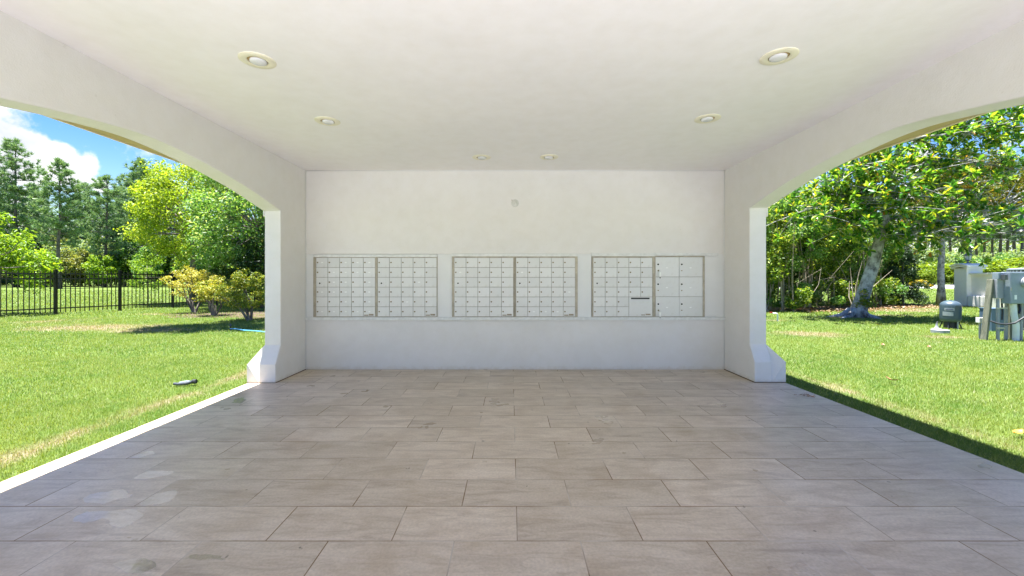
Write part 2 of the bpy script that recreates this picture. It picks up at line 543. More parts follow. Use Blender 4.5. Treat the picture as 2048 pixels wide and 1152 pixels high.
# --- stone-look porcelain tiles, running bond
m, nt, p = mat('stone_tile')
pos = wpos(nt)
mp = N(nt, 'ShaderNodeMapping')
mp.inputs['Location'].default_value = (-.03 + 20 * .6, -2.020 + 21 * .3064, 0)
nt.links.new(pos, mp.inputs['Vector'])
br = N(nt, 'ShaderNodeTexBrick', offset=.5, offset_frequency=2, squash=1.0)
br.inputs['Color1'].default_value = (0, 0, 0, 1); br.inputs['Color2'].default_value = (1, 1, 1, 1)
br.inputs['Mortar'].default_value = (.5, .5, .5, 1)
br.inputs['Scale'].default_value = 1.0
br.inputs['Mortar Size'].default_value = .0030
br.inputs['Mortar Smooth'].default_value = .15
br.inputs['Brick Width'].default_value = .600
br.inputs['Row Height'].default_value = .3064
nt.links.new(mp.outputs[0], br.inputs['Vector'])
bw = N(nt, 'ShaderNodeRGBToBW'); nt.links.new(br.outputs['Color'], bw.inputs[0])
tid = bw.outputs[0]
# each tile its own piece of stone: shift the stone pattern by the tile's random value
off = N(nt, 'ShaderNodeCombineXYZ')
nt.links.new(math_n(nt, 'MULTIPLY', tid, 37.0), off.inputs['X']); nt.links.new(math_n(nt, 'MULTIPLY', tid, 91.0), off.inputs['Y'])
ad = N(nt, 'ShaderNodeVectorMath', operation='ADD'); nt.links.new(pos, ad.inputs[0]); nt.links.new(off.outputs[0], ad.inputs[1])
rot = N(nt, 'ShaderNodeMapping'); rot.inputs['Rotation'].default_value = (0, 0, R(28)); rot.inputs['Scale'].default_value = (1.8, 8, 1)
nt.links.new(ad.outputs[0], rot.inputs['Vector'])
vein = noise(nt, 1.3, 9, .70, rot.outputs[0], 1.1).outputs['Fac']
cloud = noise(nt, 3.2, 6, .6, ad.outputs[0]).outputs['Fac']
fine = noise(nt, 70, 4, .6, ad.outputs[0]).outputs['Fac']
base = ramp(nt, vein, [(.32, (.47, .37, .265)), (.5, (.63, .52, .38)), (.68, (.71, .605, .465))]).outputs['Color']
base = mixc(nt, math_n(nt, 'MULTIPLY', ramp(nt, cloud, [(.48, 0.0), (.68, 1.0)]).outputs['Color'], .55), base, (.46, .345, .22))
base = mixc(nt, ramp(nt, fine, [(.35, .25), (.6, 0.0)]).outputs['Color'], base, (.27, .22, .17))
tone = ramp(nt, tid, [(0, (.88, .87, .85)), (1, (1.06, 1.06, 1.07))]).outputs['Color']
base = mixc(nt, 1.0, base, tone, 'MULTIPLY')
# stains of their own shape
stn = noise(nt, .9, 5, .62, pos).outputs['Fac']
base = mixc(nt, math_n(nt, 'MULTIPLY', ramp(nt, stn, [(.56, 0.0), (.70, 1.0)]).outputs['Color'], .34), base, (.34, .26, .14))
spk = noise(nt, 17, 2, .5, pos).outputs['Fac']
base = mixc(nt, ramp(nt, spk, [(.235, .6), (.26, 0.0)]).outputs['Color'], base, (.05, .04, .03))
# grout: dark brown in places, worn pale elsewhere
gn = noise(nt, 1.6, 3, .6, pos).outputs['Fac']
grout = ramp(nt, gn, [(.40, (.54, .47, .38)), (.56, (.22, .14, .07))]).outputs['Color']
col = mixc(nt, br.outputs['Fac'], base, grout)
nt.links.new(col, p.inputs['Base Color'])
rr = ramp(nt, noise(nt, 2.0, 4, .6, pos).outputs['Fac'], [(.3, .26), (.7, .46)]).outputs['Color']
nt.links.new(mixc(nt, br.outputs['Fac'], rr, (.9, .9, .9)), p.inputs['Roughness'])
p.inputs['Specular IOR Level'].default_value = .32
hgt = math_n(nt, 'MULTIPLY_ADD', br.outputs['Fac'], -1.0, math_n(nt, 'MULTIPLY', vein, .25))
bump(nt, p, hgt, .35, .002)
M['tile'] = m

m, nt, p = mat('water_film')
lw = N(nt, 'ShaderNodeLayerWeight')
fq = math_n(nt, 'MULTIPLY_ADD', math_n(nt, 'POWER', lw.outputs['Facing'], 5.0), .90, .10)
gl = N(nt, 'ShaderNodeBsdfGlossy'); gl.inputs['Roughness'].default_value = .03
tr = N(nt, 'ShaderNodeBsdfTransparent'); tr.inputs['Color'].default_value = (.97, .97, .97, 1)
mx = N(nt, 'ShaderNodeMixShader')
nt.links.new(fq, mx.inputs[0]); nt.links.new(tr.outputs[0], mx.inputs[1]); nt.links.new(gl.outputs[0], mx.inputs[2])
nt.links.new(mx.outputs[0], nt.nodes['Material Output'].inputs['Surface'])
M['water'] = m

m, nt, p = mat('mailbox_door_paint')
oi = N(nt, 'ShaderNodeObjectInfo')
r = ramp(nt, oi.outputs['Random'], [(0, (.62, .615, .61)), (.6, (.645, .64, .635)), (1, (.67, .665, .66))]).outputs['Color']
oc = N(nt, 'ShaderNodeTexCoord').outputs['Object']
ds = noise(nt, 14, 4, .6, oc).outputs['Fac']
nt.links.new(mixc(nt, ramp(nt, ds, [(.55, 0.0), (.8, .35)]).outputs['Color'], r, (.5, .47, .42)), p.inputs['Base Color'])
p.inputs['Roughness'].default_value = .38
p.inputs['Metallic'].default_value = .1
M['door'] = m

# ------------------------------------------------------------------ ground, floor, road, puddles
def sheet(name, x0, x1, y0, y1, z, m, nx=1, ny=1):
    xs = np.linspace(x0, x1, nx + 1); ys = np.linspace(y0, y1, ny + 1)
    gx, gy = np.meshgrid(xs, ys)
    v = np.stack([gx.ravel(), gy.ravel(), np.full(gx.size, z)], 1)
    i = np.arange(nx * ny); r = i // nx; c = i % nx
    a = r * (nx + 1) + c
    f = np.stack([a, a + 1, a + nx + 2, a + nx + 1], 1)
    return structure(link(name, np_mesh(name, v, f, m)))
sheet('lawn', -900, 900, -600, 1500, GZ, M['lawn'])
FX0, FX1, FY0, FY1 = -3.14, 3.29, -.45, 6.05
structure(MB().box(FX0, FX1, FY0, FY1, GZ - .08, 0).build('floor', M['tile'], bevel=.006))
structure(MB().box(-14, 14, -16, FY0 - .004, GZ - .1, -.012).build('bounce_apron', M['concrete']))  # unseen apron, added to bounce daylight into the shelter
m_road = plain('road_surface', (.44, .44, .43), .9, var=.1, scale=.4)
structure(MB().box(24, 260, 53.5, 78, GZ - .1, GZ + .02).build('road', m_road))

def puddle(pts):
    """pts: outline in photo pixels on the floor"""
    q = [ground_at(px, py, 0.0) for px, py in pts]
    b = MB(); n = len(q)
    cx = sum(a for a, _ in q) / n; cy = sum(b_ for _, b_ in q) / n
    # round the outline (Chaikin) and lay it as a thin film with a sloping rim
    rs = np.random.RandomState(int(pts[0][0]) + 300)
    q2 = []
    for a, c in zip(q, q[1:] + q[:1]):
        for t in (0, .33, .66):
            jx, jy = rs.normal() * .006, rs.normal() * .006
            q2.append((a[0] + (c[0] - a[0]) * t + jx, a[1] + (c[1] - a[1]) * t + jy))
    q = q2
    for _ in range(1):
        q = [(a[0] * w + c[0] * (1 - w), a[1] * w + c[1] * (1 - w)) for a, c in zip(q, q[1:] + q[:1]) for w in (.75, .25)]
    n = len(q)
    vs = [(x, y, .0008) for x, y in q] + [(cx + (x - cx) * .97, cy + (y - cy) * .97, .0022) for x, y in q]
    fs = [(i, (i + 1) % n, n + (i + 1) % n, n + i) for i in range(n)] + [tuple(range(n, 2 * n))]
    o = structure(b.add(vs, fs).build('puddle', M['water']))
    if sum(pl.normal.z * pl.area for pl in o.data.polygons) < 0:
        o.data.flip_normals()
    return o
puddle([(163, 996), (178, 990), (200, 985), (215, 984), (232, 979), (250, 980), (255, 986), (262, 990), (255, 998), (232, 1000), (212, 1008), (190, 1008), (175, 1006)])
puddle([(143, 1045), (152, 1033), (170, 1025), (195, 1023), (225, 1021), (250, 1018), (278, 1018), (282, 1028), (286, 1034), (272, 1043), (262, 1046), (258, 1054), (240, 1056), (226, 1052), (222, 1042), (205, 1037), (188, 1042), (168, 1046)])
puddle([(276, 1010), (292, 1000), (310, 990), (330, 984), (354, 980), (355, 988), (350, 995), (340, 1003), (315, 1010)])
puddle([(265, 958), (280, 949), (300, 941), (322, 942), (345, 944), (336, 952), (312, 956), (290, 958)])
puddle([(262, 916), (272, 910), (292, 903), (308, 903), (312, 908), (296, 912), (280, 916)])
puddle([(370, 1118), (385, 1108), (410, 1110), (440, 1113), (456, 1118), (430, 1121), (400, 1120)])
puddle([(228, 1128), (262, 1118), (300, 1120), (318, 1132), (290, 1146), (250, 1148)])
puddle([(462, 806), (470, 798), (487, 795), (492, 800), (480, 808)])

# ------------------------------------------------------------------ pavilion
XL, XR, YB, ZC = -2.81, 2.92, 5.806, 2.725
XLO, XRO = -3.006, 3.127
pav = empty('mail_pavilion', 'white stucco mailbox shelter with arched side openings and tiled floor', 'building', (0, 0, 0))
def wx(px): return (px - CX) * YB / F
def wz(py): return CH + (CY - py) * YB / F
ZB1, ZB0 = wz(508), wz(634.5)
# back wall: above and below the mailbox band, and a backing behind it
b = MB().box(XLO, XRO, YB, 6.0, ZB1, ZC + .1).box(XLO, XRO, YB, 6.0, 0, ZB0).box(XLO, XRO, YB + .09, 6.0, ZB0 + .001, ZB1 - .001)
b.build('back_wall', M['wall'], pav)
MB().box(XLO + .002, XRO - .002, .5, 5.998, ZC, ZC + .095).build('ceiling', M['ceiling'], pav)

def smooth_curve(pts, n=60):
    pts = np.array(pts); x = pts[:, 0]; y = pts[:, 1]
    xs = np.linspace(x[0], x[-1], n)
    h = np.interp(xs, x, y)
    for _ in range(10):
        k = h.copy(); k[1:-1] = .25 * h[:-2] + .5 * h[1:-1] + .25 * h[2:]; h = k
    return list(zip(xs, h))
archL = [(1.43, 2.074), (2.05, 2.205), (2.332, 2.241), (2.551, 2.278), (2.768, 2.308), (3.014, 2.334), (3.30, 2.359), (3.642, 2.336), (4.015, 2.297), (4.547, 2.217), (5.172, 2.074)]
archR = [(1.41, 2.111), (2.10, 2.225), (2.413, 2.287), (2.652, 2.323), (2.910, 2.362), (3.16, 2.397), (3.449, 2.397), (3.746, 2.367), (4.089, 2.327), (4.503, 2.269), (5.191, 2.111)]
def arch_wall(xi, xo, arch, yb0, yb1, z0, z1, fx):
    """side wall with one wide arched opening, xi inner face, xo outer face"""
    c = smooth_curve(arch)
    y0, y1 = arch[0][0], arch[-1][0]
    lo = [(.62, 0), (y0 + (yb1 - yb0), 0), (y0 + (yb1 - yb0), z0), (y0, z1)]
    hi = [(y1, z1), (yb0, z0), (yb0, 0), (YB - .0015, 0)]
    top = [(YB - .0015, ZC + .05), (.62, ZC + .05)]
    b = MB()
    poly = lo + c + hi + top
    b.prism(poly, xi, xo)
    o = b.build('arch_wall', M['wall'], pav, bevel=.011, bseg=3)
    s = 1 if xo > xi else -1
    # outer spandrel a little proud of the piers
    sp = [(.60, 2.006), (y0 - .03, 2.006)] + [(y, z + .001) for y, z in c] + [(y1 + .03, 2.006), (6.0, 2.006), (6.0, ZC - .02), (.60, ZC - .02)]
    sp[1] = (y0 + .001, 2.006); sp[-4] = (y1 - .001, 2.006)
    MB().prism(sp, xo + s * .0005, xo + s * .020).build('spandrel', M['wall'], pav, bevel=.004)
    # flared foot of the rear pier, outside
    fo = xo + s * fx
    v = []
    for (x, z) in ((xo + s * .001, 0), (fo, 0), (fo, z0), (xo + s * .001, z1)):
        v.append((x, yb0 + .0005 if z < z1 - .01 else yb1, z))
    v2 = [(x, 6.0, z) for (x, _, z) in v]
    MB().add(v + v2, [(0, 1, 2, 3), (7, 6, 5, 4), (0, 4, 5, 1), (1, 5, 6, 2), (2, 6, 7, 3), (3, 7, 4, 0)]).build('pier_foot', M['wall'], pav, bevel=.007)
    # the front pier's foot
    ya = y0 + (yb1 - yb0)
    v = []
    for (x, z) in ((xo + s * .001, 0), (fo, 0), (fo, z0), (xo + s * .001, z1)):
        v.append((x, ya - .0005 if z < z1 - .01 else y0, z))
    v2 = [(x, .60, z) for (x, _, z) in v]
    MB().add(v + v2, [(3, 2, 1, 0), (4, 5, 6, 7), (1, 5, 4, 0), (2, 6, 5, 1), (3, 7, 6, 2), (0, 4, 7, 3)]).build('pier_foot', M['wall'], pav)
    return o
arch_wall(XL, XLO, archL, 5.060, 5.172, .218, .436, .150)
arch_wall(XR, XRO, archR, 5.084, 5.191, .245, .440, .172)
# rust-brown joint where the walls meet the tiles
MB().box(XL, XL + .005, 5.06, YB, 0, .007).build('wall_joint', M['grime'], pav)
MB().box(XR - .006, XR, 5.085, YB, 0, .009).build('wall_joint', M['grime'], pav)
MB().box(XR, 3.29, 5.078, 5.0835, 0, .007).build('wall_joint', M['grime'], pav)
MB().box(XL - .34, XL, 5.0545, 5.0595, 0, .004).build('wall_joint', M['grime'], pav)
# beads of sealant in the corners of the room
b = MB()
b.tube([(XL + .003, YB - .003, .0), (XL + .004, YB - .003, 1.1), (XL + .003, YB - .004, ZC)], .006, 6).tube([(XR - .003, YB - .003, .0), (XR - .004, YB - .004, 1.4), (XR - .003, YB - .003, ZC)], .006, 6)
b.tube([(XL + .01, YB - .003, ZC - .003), (-1, YB - .002, ZC - .005), (1.2, YB - .003, ZC - .004), (XR - .01, YB - .003, ZC - .003)], .006, 6)
b.build('corner_bead', M['panel'], pav, smooth=True)
# roof: eaves, soffits and hips
EL, ER, EY0, EY1, EZL, EZR = -3.262, 3.40, .35, 6.45, 2.385, 2.428
def roof_ring():
    MB().box(EL + .02, XLO - .021, EY0 + .02, EY1 - .02, EZL + .008, EZL + .03).build('soffit', M['soffit'], pav)
    MB().box(XRO + .021, ER - .02, EY0 + .02, EY1 - .02, EZR + .008, EZR + .03).build('soffit', M['soffit'], pav)
    zt = 2.57
    MB().box(EL, EL + .018, EY0, EY1, EZL, zt).box(ER - .018, ER, EY0, EY1, EZR, zt).box(EL + .0185, ER - .0185, EY0, EY0 + .018, zt + .2, zt + .36).box(EL + .0185, ER - .0185, EY1 - .018, EY1, EZR, zt).build('fascia', M['fascia'], pav)
    z0, z1 = zt + .001, zt + 1.75
    v = [(EL - .005, EY0 - .02, z0), (ER + .005, EY0 - .02, z0), (ER + .005, EY1 + .02, z0), (EL - .005, EY1 + .02, z0), (.05, 2.6, z1), (.05, 4.2, z1)]
    MB().add(v, [(0, 1, 4), (1, 2, 5, 4), (2, 3, 5), (3, 0, 4, 5)]).build('roof', M['roof'], pav)
roof_ring()
# painted boards between the mailbox banks, thin trims over them and a rail under them
for a, c in ((606, 627), (874.3, 904), (1155.3, 1183.3), (1409.3, 1450)):
    MB().box(max(wx(a), XL + .001), min(wx(c), XR - .001), YB + .007, YB + .06, ZB0 + .001, ZB1 - .001).build('filler_board', M['panel'], pav, bevel=.002)
MB().box(wx(1409.6), wx(1433.5), YB - .001, YB + .006, wz(632), wz(514)).build('filler_board', M['panel'], pav, bevel=.002)
for a, c, y0, y1 in ((626.5, 874.5, 508.6, 514.2), (904, 1155.6, 507.2, 513), (1183.2, 1310, 506.6, 512.6), (1310.2, 1436, 506.2, 511.6)):
    MB().box(wx(a), wx(c), YB - .014, YB + .004, wz(y1), wz(y0)).build('top_trim', M['trim'], pav, bevel=.003)
MB().box(wx(612.3), wx(1449), YB - .032, YB - .0005, wz(640), wz(634)).build('bottom_rail', M['trim'], pav, bevel=.003)

# ------------------------------------------------------------------ mailbox banks
CW, RH = 23.62 * YB / F, 19.62 * YB / F        # door pitch
DG = .0042
def door_mesh(nw, nh, name):
    return MB().box(DG / 2, CW * nw - DG / 2, -.008, .0, DG / 2, RH * nh - DG / 2).mesh(name, M['door'], bevel=.0018)
DM = door_mesh(1, 1, 'door')
LOCK = MB().lathe([(.0098, 0), (.0098, .004), (.0082, .0052), (.0082, .006), (.0, .006)], seg=14, axis='y').mesh('lock', M['brass'], smooth='angle')
KEYHOLE = MB().box(-.0012, .0012, -.0068, -.0055, -.0045, .0045).mesh('keyhole', M['black'])
SLIP = MB().box(-.014, .014, -.0012, .0, -.008, .008).mesh('name_slip', M['slip'], bevel=.0004)
SCREW = MB().lathe([(.0035, 0), (.003, .0015), (0, .0017)], seg=8, axis='y').mesh('screw', M['steel'])
HOLE = MB().lathe([(.0175, 0), (.0175, .0025), (.0135, .003), (.0135, .0008), (0, .0008)], seg=18, axis='y').mesh('lock_ring', M['white_plastic'], smooth='angle')
HOLEB = MB().lathe([(.0132, .0), (.0132, .0016), (0, .0016)], seg=16, axis='y').mesh('lock_barrel', M['black'])
rng = random.Random(4)
YD = YB - .001          # the plane of the doors
def frame_mesh(w, h, l, r, t, bt, post=None):
    """channel frame around a bank: l, r, t, bt = widths"""
    b = MB()
    b.box(-l, 0, -.010, .05, -bt, h + t).box(w, w + r, -.010, .05, -bt, h + t)
    b.box(.0003, w - .0003, -.009, .05, h, h + t).box(.0003, w - .0003, -.009, .05, -bt, 0)
    if l > .02:
        b.box(-l * .62, -l * .45, -.013, -.0102, -bt + .001, h + t - .001)
    return b
def mailbox_bank(x0, y_top, label, l, r, slips=.0, mail_slot=False, fine=True):
    w, h = 5 * CW, 6 * RH
    z0 = wz(633.0)
    u = empty('mailbox_bank', label, 'mailbox bank', (wx(x0), YD, z0), 'banks of mailbox doors set in the back wall')
    fr = frame_mesh(w, h, l, r, .018, .006).build('frame', M['frame'], u, world=False, bevel=.0015)
    MB().box(.0, w, .0005, .03, .0, h).build('backing', M['gap'], u, world=False)
    for i in range(5):
        for j in range(6):
            x, z = i * CW, (5 - j) * RH
            if mail_slot and i >= 3 and j >= 4:
                continue
            if i == 0 and j == 2:
                d = link('master_panel', DM, u, loc=(x, 0, z))
                k = link('lock', HOLE, d, loc=(.052, -.008, .052)); k.scale = (.85, 1, .85)
                k2 = link('lock_barrel', HOLEB, d, loc=(.052, -.0082, .052)); k2.scale = (1.0, 1, 1.0)
                for sx_, sz_ in ((.022, .064), (.022, .040), (.078, .064), (.078, .040), (.108, .10), (.108, .060), (.108, .022)):
                    link('screw', SCREW, d, loc=(sx_, -.008, sz_))
                continue
            d = link('door', DM, u, loc=(x, rng.uniform(-.0006, .0006), z))
            d.rotation_euler = (R(rng.uniform(-.25, .25)), 0, R(rng.uniform(-.25, .25)))
            k = link('lock', LOCK, d, loc=(.022, -.008, RH * .50))
            if fine and rng.random() < slips:
                link('name_slip', SLIP, d, loc=(.083, -.0075, RH * .5))
    if mail_slot:
        x = 3 * CW
        d = link('outgoing_mail_door', door_mesh(2, 2, 'outgoing_mail_door'), u, loc=(x, -.002, 0))
        MB().box(.030, .030 + 37 * YB / F, -.0095, -.0078, .238, .258).build('mail_slot', M['black'], d, world=False, bevel=.0007)
        for a, c in ((.165, .215), (.222, .300)):
            pass
        MB().box(.168, .222, -.0092, -.0079, .016, .028).build('maker_plate', M['plate'], d, world=False)
        MB().box(.230, .296, -.0092, -.0079, .020, .038).build('maker_plate', M['plate'], d, world=False)
    else:
        MB().box(4 * CW + .012, 4 * CW + .070, -.0100, -.0088, .012, .026).build('maker_plate', M['plate'], u, world=False)
        MB().box(4 * CW + .076, 4 * CW + .140, -.0100, -.0088, .014, .036).build('maker_plate', M['plate'], u, world=False)
    return u
pxm = YB / F
mailbox_bank(632.6, 0, 'bank of thirty small mailbox doors nearest the left pier, many with white slips', 5.4 * pxm, 1.6 * pxm, .72)
mailbox_bank(755.6, 0, 'bank of mailbox doors left of the first plain board, with brown maker plates', 3.2 * pxm, 1.0 * pxm, .05)
mailbox_bank(908.6, 0, 'left half of the middle pair of mailbox banks, under the small wall fitting', 4.6 * pxm, 3.4 * pxm, .1)
mailbox_bank(1032.0, 0, 'right half of the middle pair of mailbox banks, dark gap on its right edge', 3.3 * pxm, 5.0 * pxm, .25)
mailbox_bank(1186.4, 0, 'mailbox bank with a black outgoing mail slot in its lower right corner', 2.4 * pxm, 2.6 * pxm, .06, True)

def parcel_locker():
    w2, h2 = 47.2 * pxm, 39.6 * pxm
    z0 = wz(633.0)
    u = empty('parcel_locker', 'parcel locker bank of six large white doors beside the right pier', 'parcel locker', (wx(1310.6), YD, z0), 'banks of mailbox doors set in the back wall')
    frame_mesh(2 * w2, 3 * h2, 3.4 * pxm, 4.0 * pxm, .016, .006).build('frame', M['frame'], u, world=False, bevel=.0015)
    MB().box(0, 2 * w2, .0005, .03, 0, 3 * h2).build('backing', M['gap'], u, world=False)
    dm = MB().box(DG / 2, w2 - DG / 2, -.009, 0, DG / 2, h2 - DG / 2).mesh('door', M['door'], bevel=.002)
    for i in range(2):
        for j in range(3):
            d = link('door', dm, u, loc=(i * w2, 0, (2 - j) * h2))
            if i == 0 and j == 2:
                d.location = (.0012, -.0025, 2 * 0)
            link('lock', HOLE, d, loc=(.035, -.009, h2 * .63))
            link('lock_barrel', HOLEB, d, loc=(.035, -.0092, h2 * .63))
            k = link('lock', LOCK, d, loc=(.035, -.009, h2 * .315)); k.scale = (.8, 1, .8)
            link('name_slip', SLIP, d, loc=(.155, -.0085, h2 * .46))
    return u, w2, h2
pl, w2, h2 = parcel_locker()
def keys(z, label, dark):
    u = empty('key_bunch', label, 'keys', (wx(1310.6) + .035, YD - .018, z), 'keys left hanging in the parcel locker')
    b = MB().box(-.0014, .0014, -.008, .010, -.006, .006)
    b.lathe([(.013, -.0014), (.013, .0014)], (0, -.014, 0), 16, 'x')
    b.box(-.0012, .0012, -.026, -.006, -.011, .011)
    b.build('key', M['brass'], u, world=False, bevel=.0005)
    ring = [(.012 + .012 * math.sin(a), -.026, -.010 + .012 * math.cos(a)) for a in np.linspace(0, 2 * math.pi, 17)]
    MB().tube(ring, .0014, 6, False).build('ring', M['steel'], u, world=False)
    MB().box(.004, .026, -.029, -.025, -.085, -.024).build('tag', M['white_plastic'], u, world=False, bevel=.001)
    MB().box(.010, .022, -.0245, -.021, -.105, -.080).build('fob', M['black'] if dark else M['pvc'], u, world=False, bevel=.001)
keys(wz(633.0) + 2 * h2 + h2 * .315, 'keys with a black fob hanging in the upper left parcel door', True)
keys(wz(633.0) + h2 * .315, 'keys with a pale tag hanging in the lower left parcel door', False)

# small white fitting high on the back wall
M['fitting'] = plain('shaded_white_fitting', (.62, .61, .59), .4)  # greyed white carries the dark shading on the fitting
u = empty('wall_fitting', 'small round white fitting high on the back wall', 'wall fitting', (wx(1030), YB, wz(406.5)))
MB().lathe([(.052, 0), (.052, .010), (.046, .016), (.03, .018), (0, .018)], axis='y', seg=28).build('base', M['fitting'], u, world=False, smooth='angle')
MB().lathe([(.026, .018), (.026, .03), (.018, .042), (0, .046)], axis='y', seg=20).build('lens', M['fitting'], u, world=False, smooth='angle')
MB().box(-.047, -.037, -.014, 0, .036, .046).build('clip', M['plate'], u, world=False)
MB().box(-.02, .03, -.0165, -.0125, .030, .034).build('slot', M['gap'], u, world=False)

# ------------------------------------------------------------------ recessed ceiling lights
TRIM = MB().lathe([(.113, 0), (.113, -.004), (.106, -.008), (.075, -.0095), (.064, -.007), (.062, 0.0)], seg=48).mesh('trim_ring', M['cream'], smooth='angle')
GROOVE = MB().lathe([(.062, -.0005), (.058, -.003), (0, -.003)], seg=32).mesh('groove_disc', M['groove_disc'], smooth='angle')
BULB = MB().lathe([(.052, -.002), (.053, -.008), (.050, -.014), (.040, -.019), (.022, -.022), (0, -.023)], seg=32).mesh('bulb', M['bulb'], smooth=True)
for px, py, lab in ((515, 120.5, 'recessed ceiling light nearest the left arch, closest to the viewer'),
                    (1558, 112.5, 'recessed ceiling light nearest the right arch, closest to the viewer'),
                    (655, 242, 'recessed ceiling light of the middle row on the left, cream trim ring'),
                    (1415, 237, 'recessed ceiling light of the middle row on the right, cream trim ring'),
                    (963, 314.5, 'left of the two small ceiling lights close to the back wall'),
                    (1098, 314, 'right of the two small ceiling lights close to the back wall')):
    d = F * (ZC - CH) / (CY - py)
    u = empty('ceiling_light', lab, 'ceiling light', ((px - CX) / F * d, d, ZC), 'recessed lights in the white ceiling')
    link('trim_ring', TRIM, u); link('groove_disc', GROOVE, u)
    bo = link('bulb', BULB, u, loc=(.004 if px < CX else -.004, .003, 0))

# ------------------------------------------------------------------ foliage tools
def unit(v):
    return v / np.maximum(np.linalg.norm(v, axis=1, keepdims=True), 1e-9)
def leaves(c, nrm, L, Wd, rs, tang=None, fold=.18, droop=.15):
    """two-triangle folded leaves; returns verts, faces"""
    n = len(c)
    nrm = unit(nrm)
    t = rs.normal(size=(n, 3)) if tang is None else tang + rs.normal(size=(n, 3)) * .15
    t = unit(t - nrm * np.sum(t * nrm, 1, keepdims=True))
    b = np.cross(nrm, t)
    L = (L * rs.uniform(.7, 1.3, n))[:, None]; Wd = (Wd * rs.uniform(.75, 1.25, n))[:, None]
    base = c - t * L * .5
    tip = c + t * L * .5 - nrm * L * droop
    l = c + b * Wd * .5 + nrm * Wd * fold - t * L * .05
    r = c - b * Wd * .5 + nrm * Wd * fold - t * L * .05
    v = np.stack([base, l, tip, r], 1).reshape(-1, 3)
    i = np.arange(n) * 4
    f = np.concatenate([np.stack([i, i + 1, i + 2], 1), np.stack([i, i + 2, i + 3], 1)], 0)
    return v, f
def sphere_dirs(rs, n):
    return unit(rs.normal(size=(n, 3)))
def clumps(rs, c, rad, k, r0, r1, lo=.35, zcut=-.7):
    """k clump centres inside an ellipsoid, thicker towards its outside"""
    out = []
    while len(out) < k:
        d = sphere_dirs(rs, 1)[0]
        if d[2] < zcut: continue
        s = lo + (1 - lo) * rs.uniform() ** .6
        out.append((np.array(c) + d * s * np.array(rad), rs.uniform(r0, r1)))
    return out
def leaf_cloud(rs, cl, per, L, Wd, flat=.75, up=.4):
    cs, ns = [], []
    for c, r in cl:
        n = max(4, int(per * rs.uniform(.7, 1.3)))
        d = sphere_dirs(rs, n)
        s = (rs.uniform(size=n) ** .45)[:, None]
        p = np.array(c) + d * s * r * np.array([1, 1, flat])
        cs.append(p)
        ns.append(d * .6 + np.array([0, 0, up]) + rs.normal(size=(n, 3)) * .6)
    return leaves(np.concatenate(cs), np.concatenate(ns), L, Wd, rs)
def limbs(b, rs, root, cl, r_root, every=2, bend=.25, tip=.012, seg=6):
    root = Vector(root)
    for i, (c, r) in enumerate(cl):
        if i % every: continue
        c = Vector(c)
        mid = root.lerp(c, .5) + Vector((rs.normal() * bend, rs.normal() * bend, -abs(rs.normal()) * bend * .3))
        b.tube([root, root.lerp(mid, .55), mid, c.lerp(mid, .35), c], [r_root, r_root * .75, r_root * .55, r_root * .35, tip], seg, False)

def tree(name, label, cat, base, H, crown_c, crown_r, k, r0, r1, per, L, Wd, leafm, barkm, seed, group=None, trunk_r=.12, trunk_top=None, every=2, lean=(0, 0), lo=.35, zcut=-.7):
    """base: world x,y; crown_c relative to the base; one trunk with limbs and one crown"""
    rs = np.random.RandomState(seed)
    u = empty(name, label, cat, (base[0], base[1], GZ), group)
    cl = clumps(rs, crown_c, crown_r, k, r0, r1, lo, zcut)
    b = MB()
    tt = trunk_top or crown_c[2]
    pts = [Vector((lean[0] * t * t + .04 * rs.normal() * t, lean[1] * t * t + .04 * rs.normal() * t, t * tt)) for t in np.linspace(0, 1, 7)]
    b.tube(pts, [trunk_r * (1.35 - .35 * min(1, t * 6)) * (1 - .55 * t) for t in np.linspace(0, 1, 7)], 9)
    limbs(b, rs, pts[4], cl, trunk_r * .42, every)
    b.build('trunk', barkm, u, world=False, smooth=True)
    v, f = leaf_cloud(rs, cl, per, L, Wd)
    link('crown', np_mesh('crown', v, f, leafm), u)
    return u

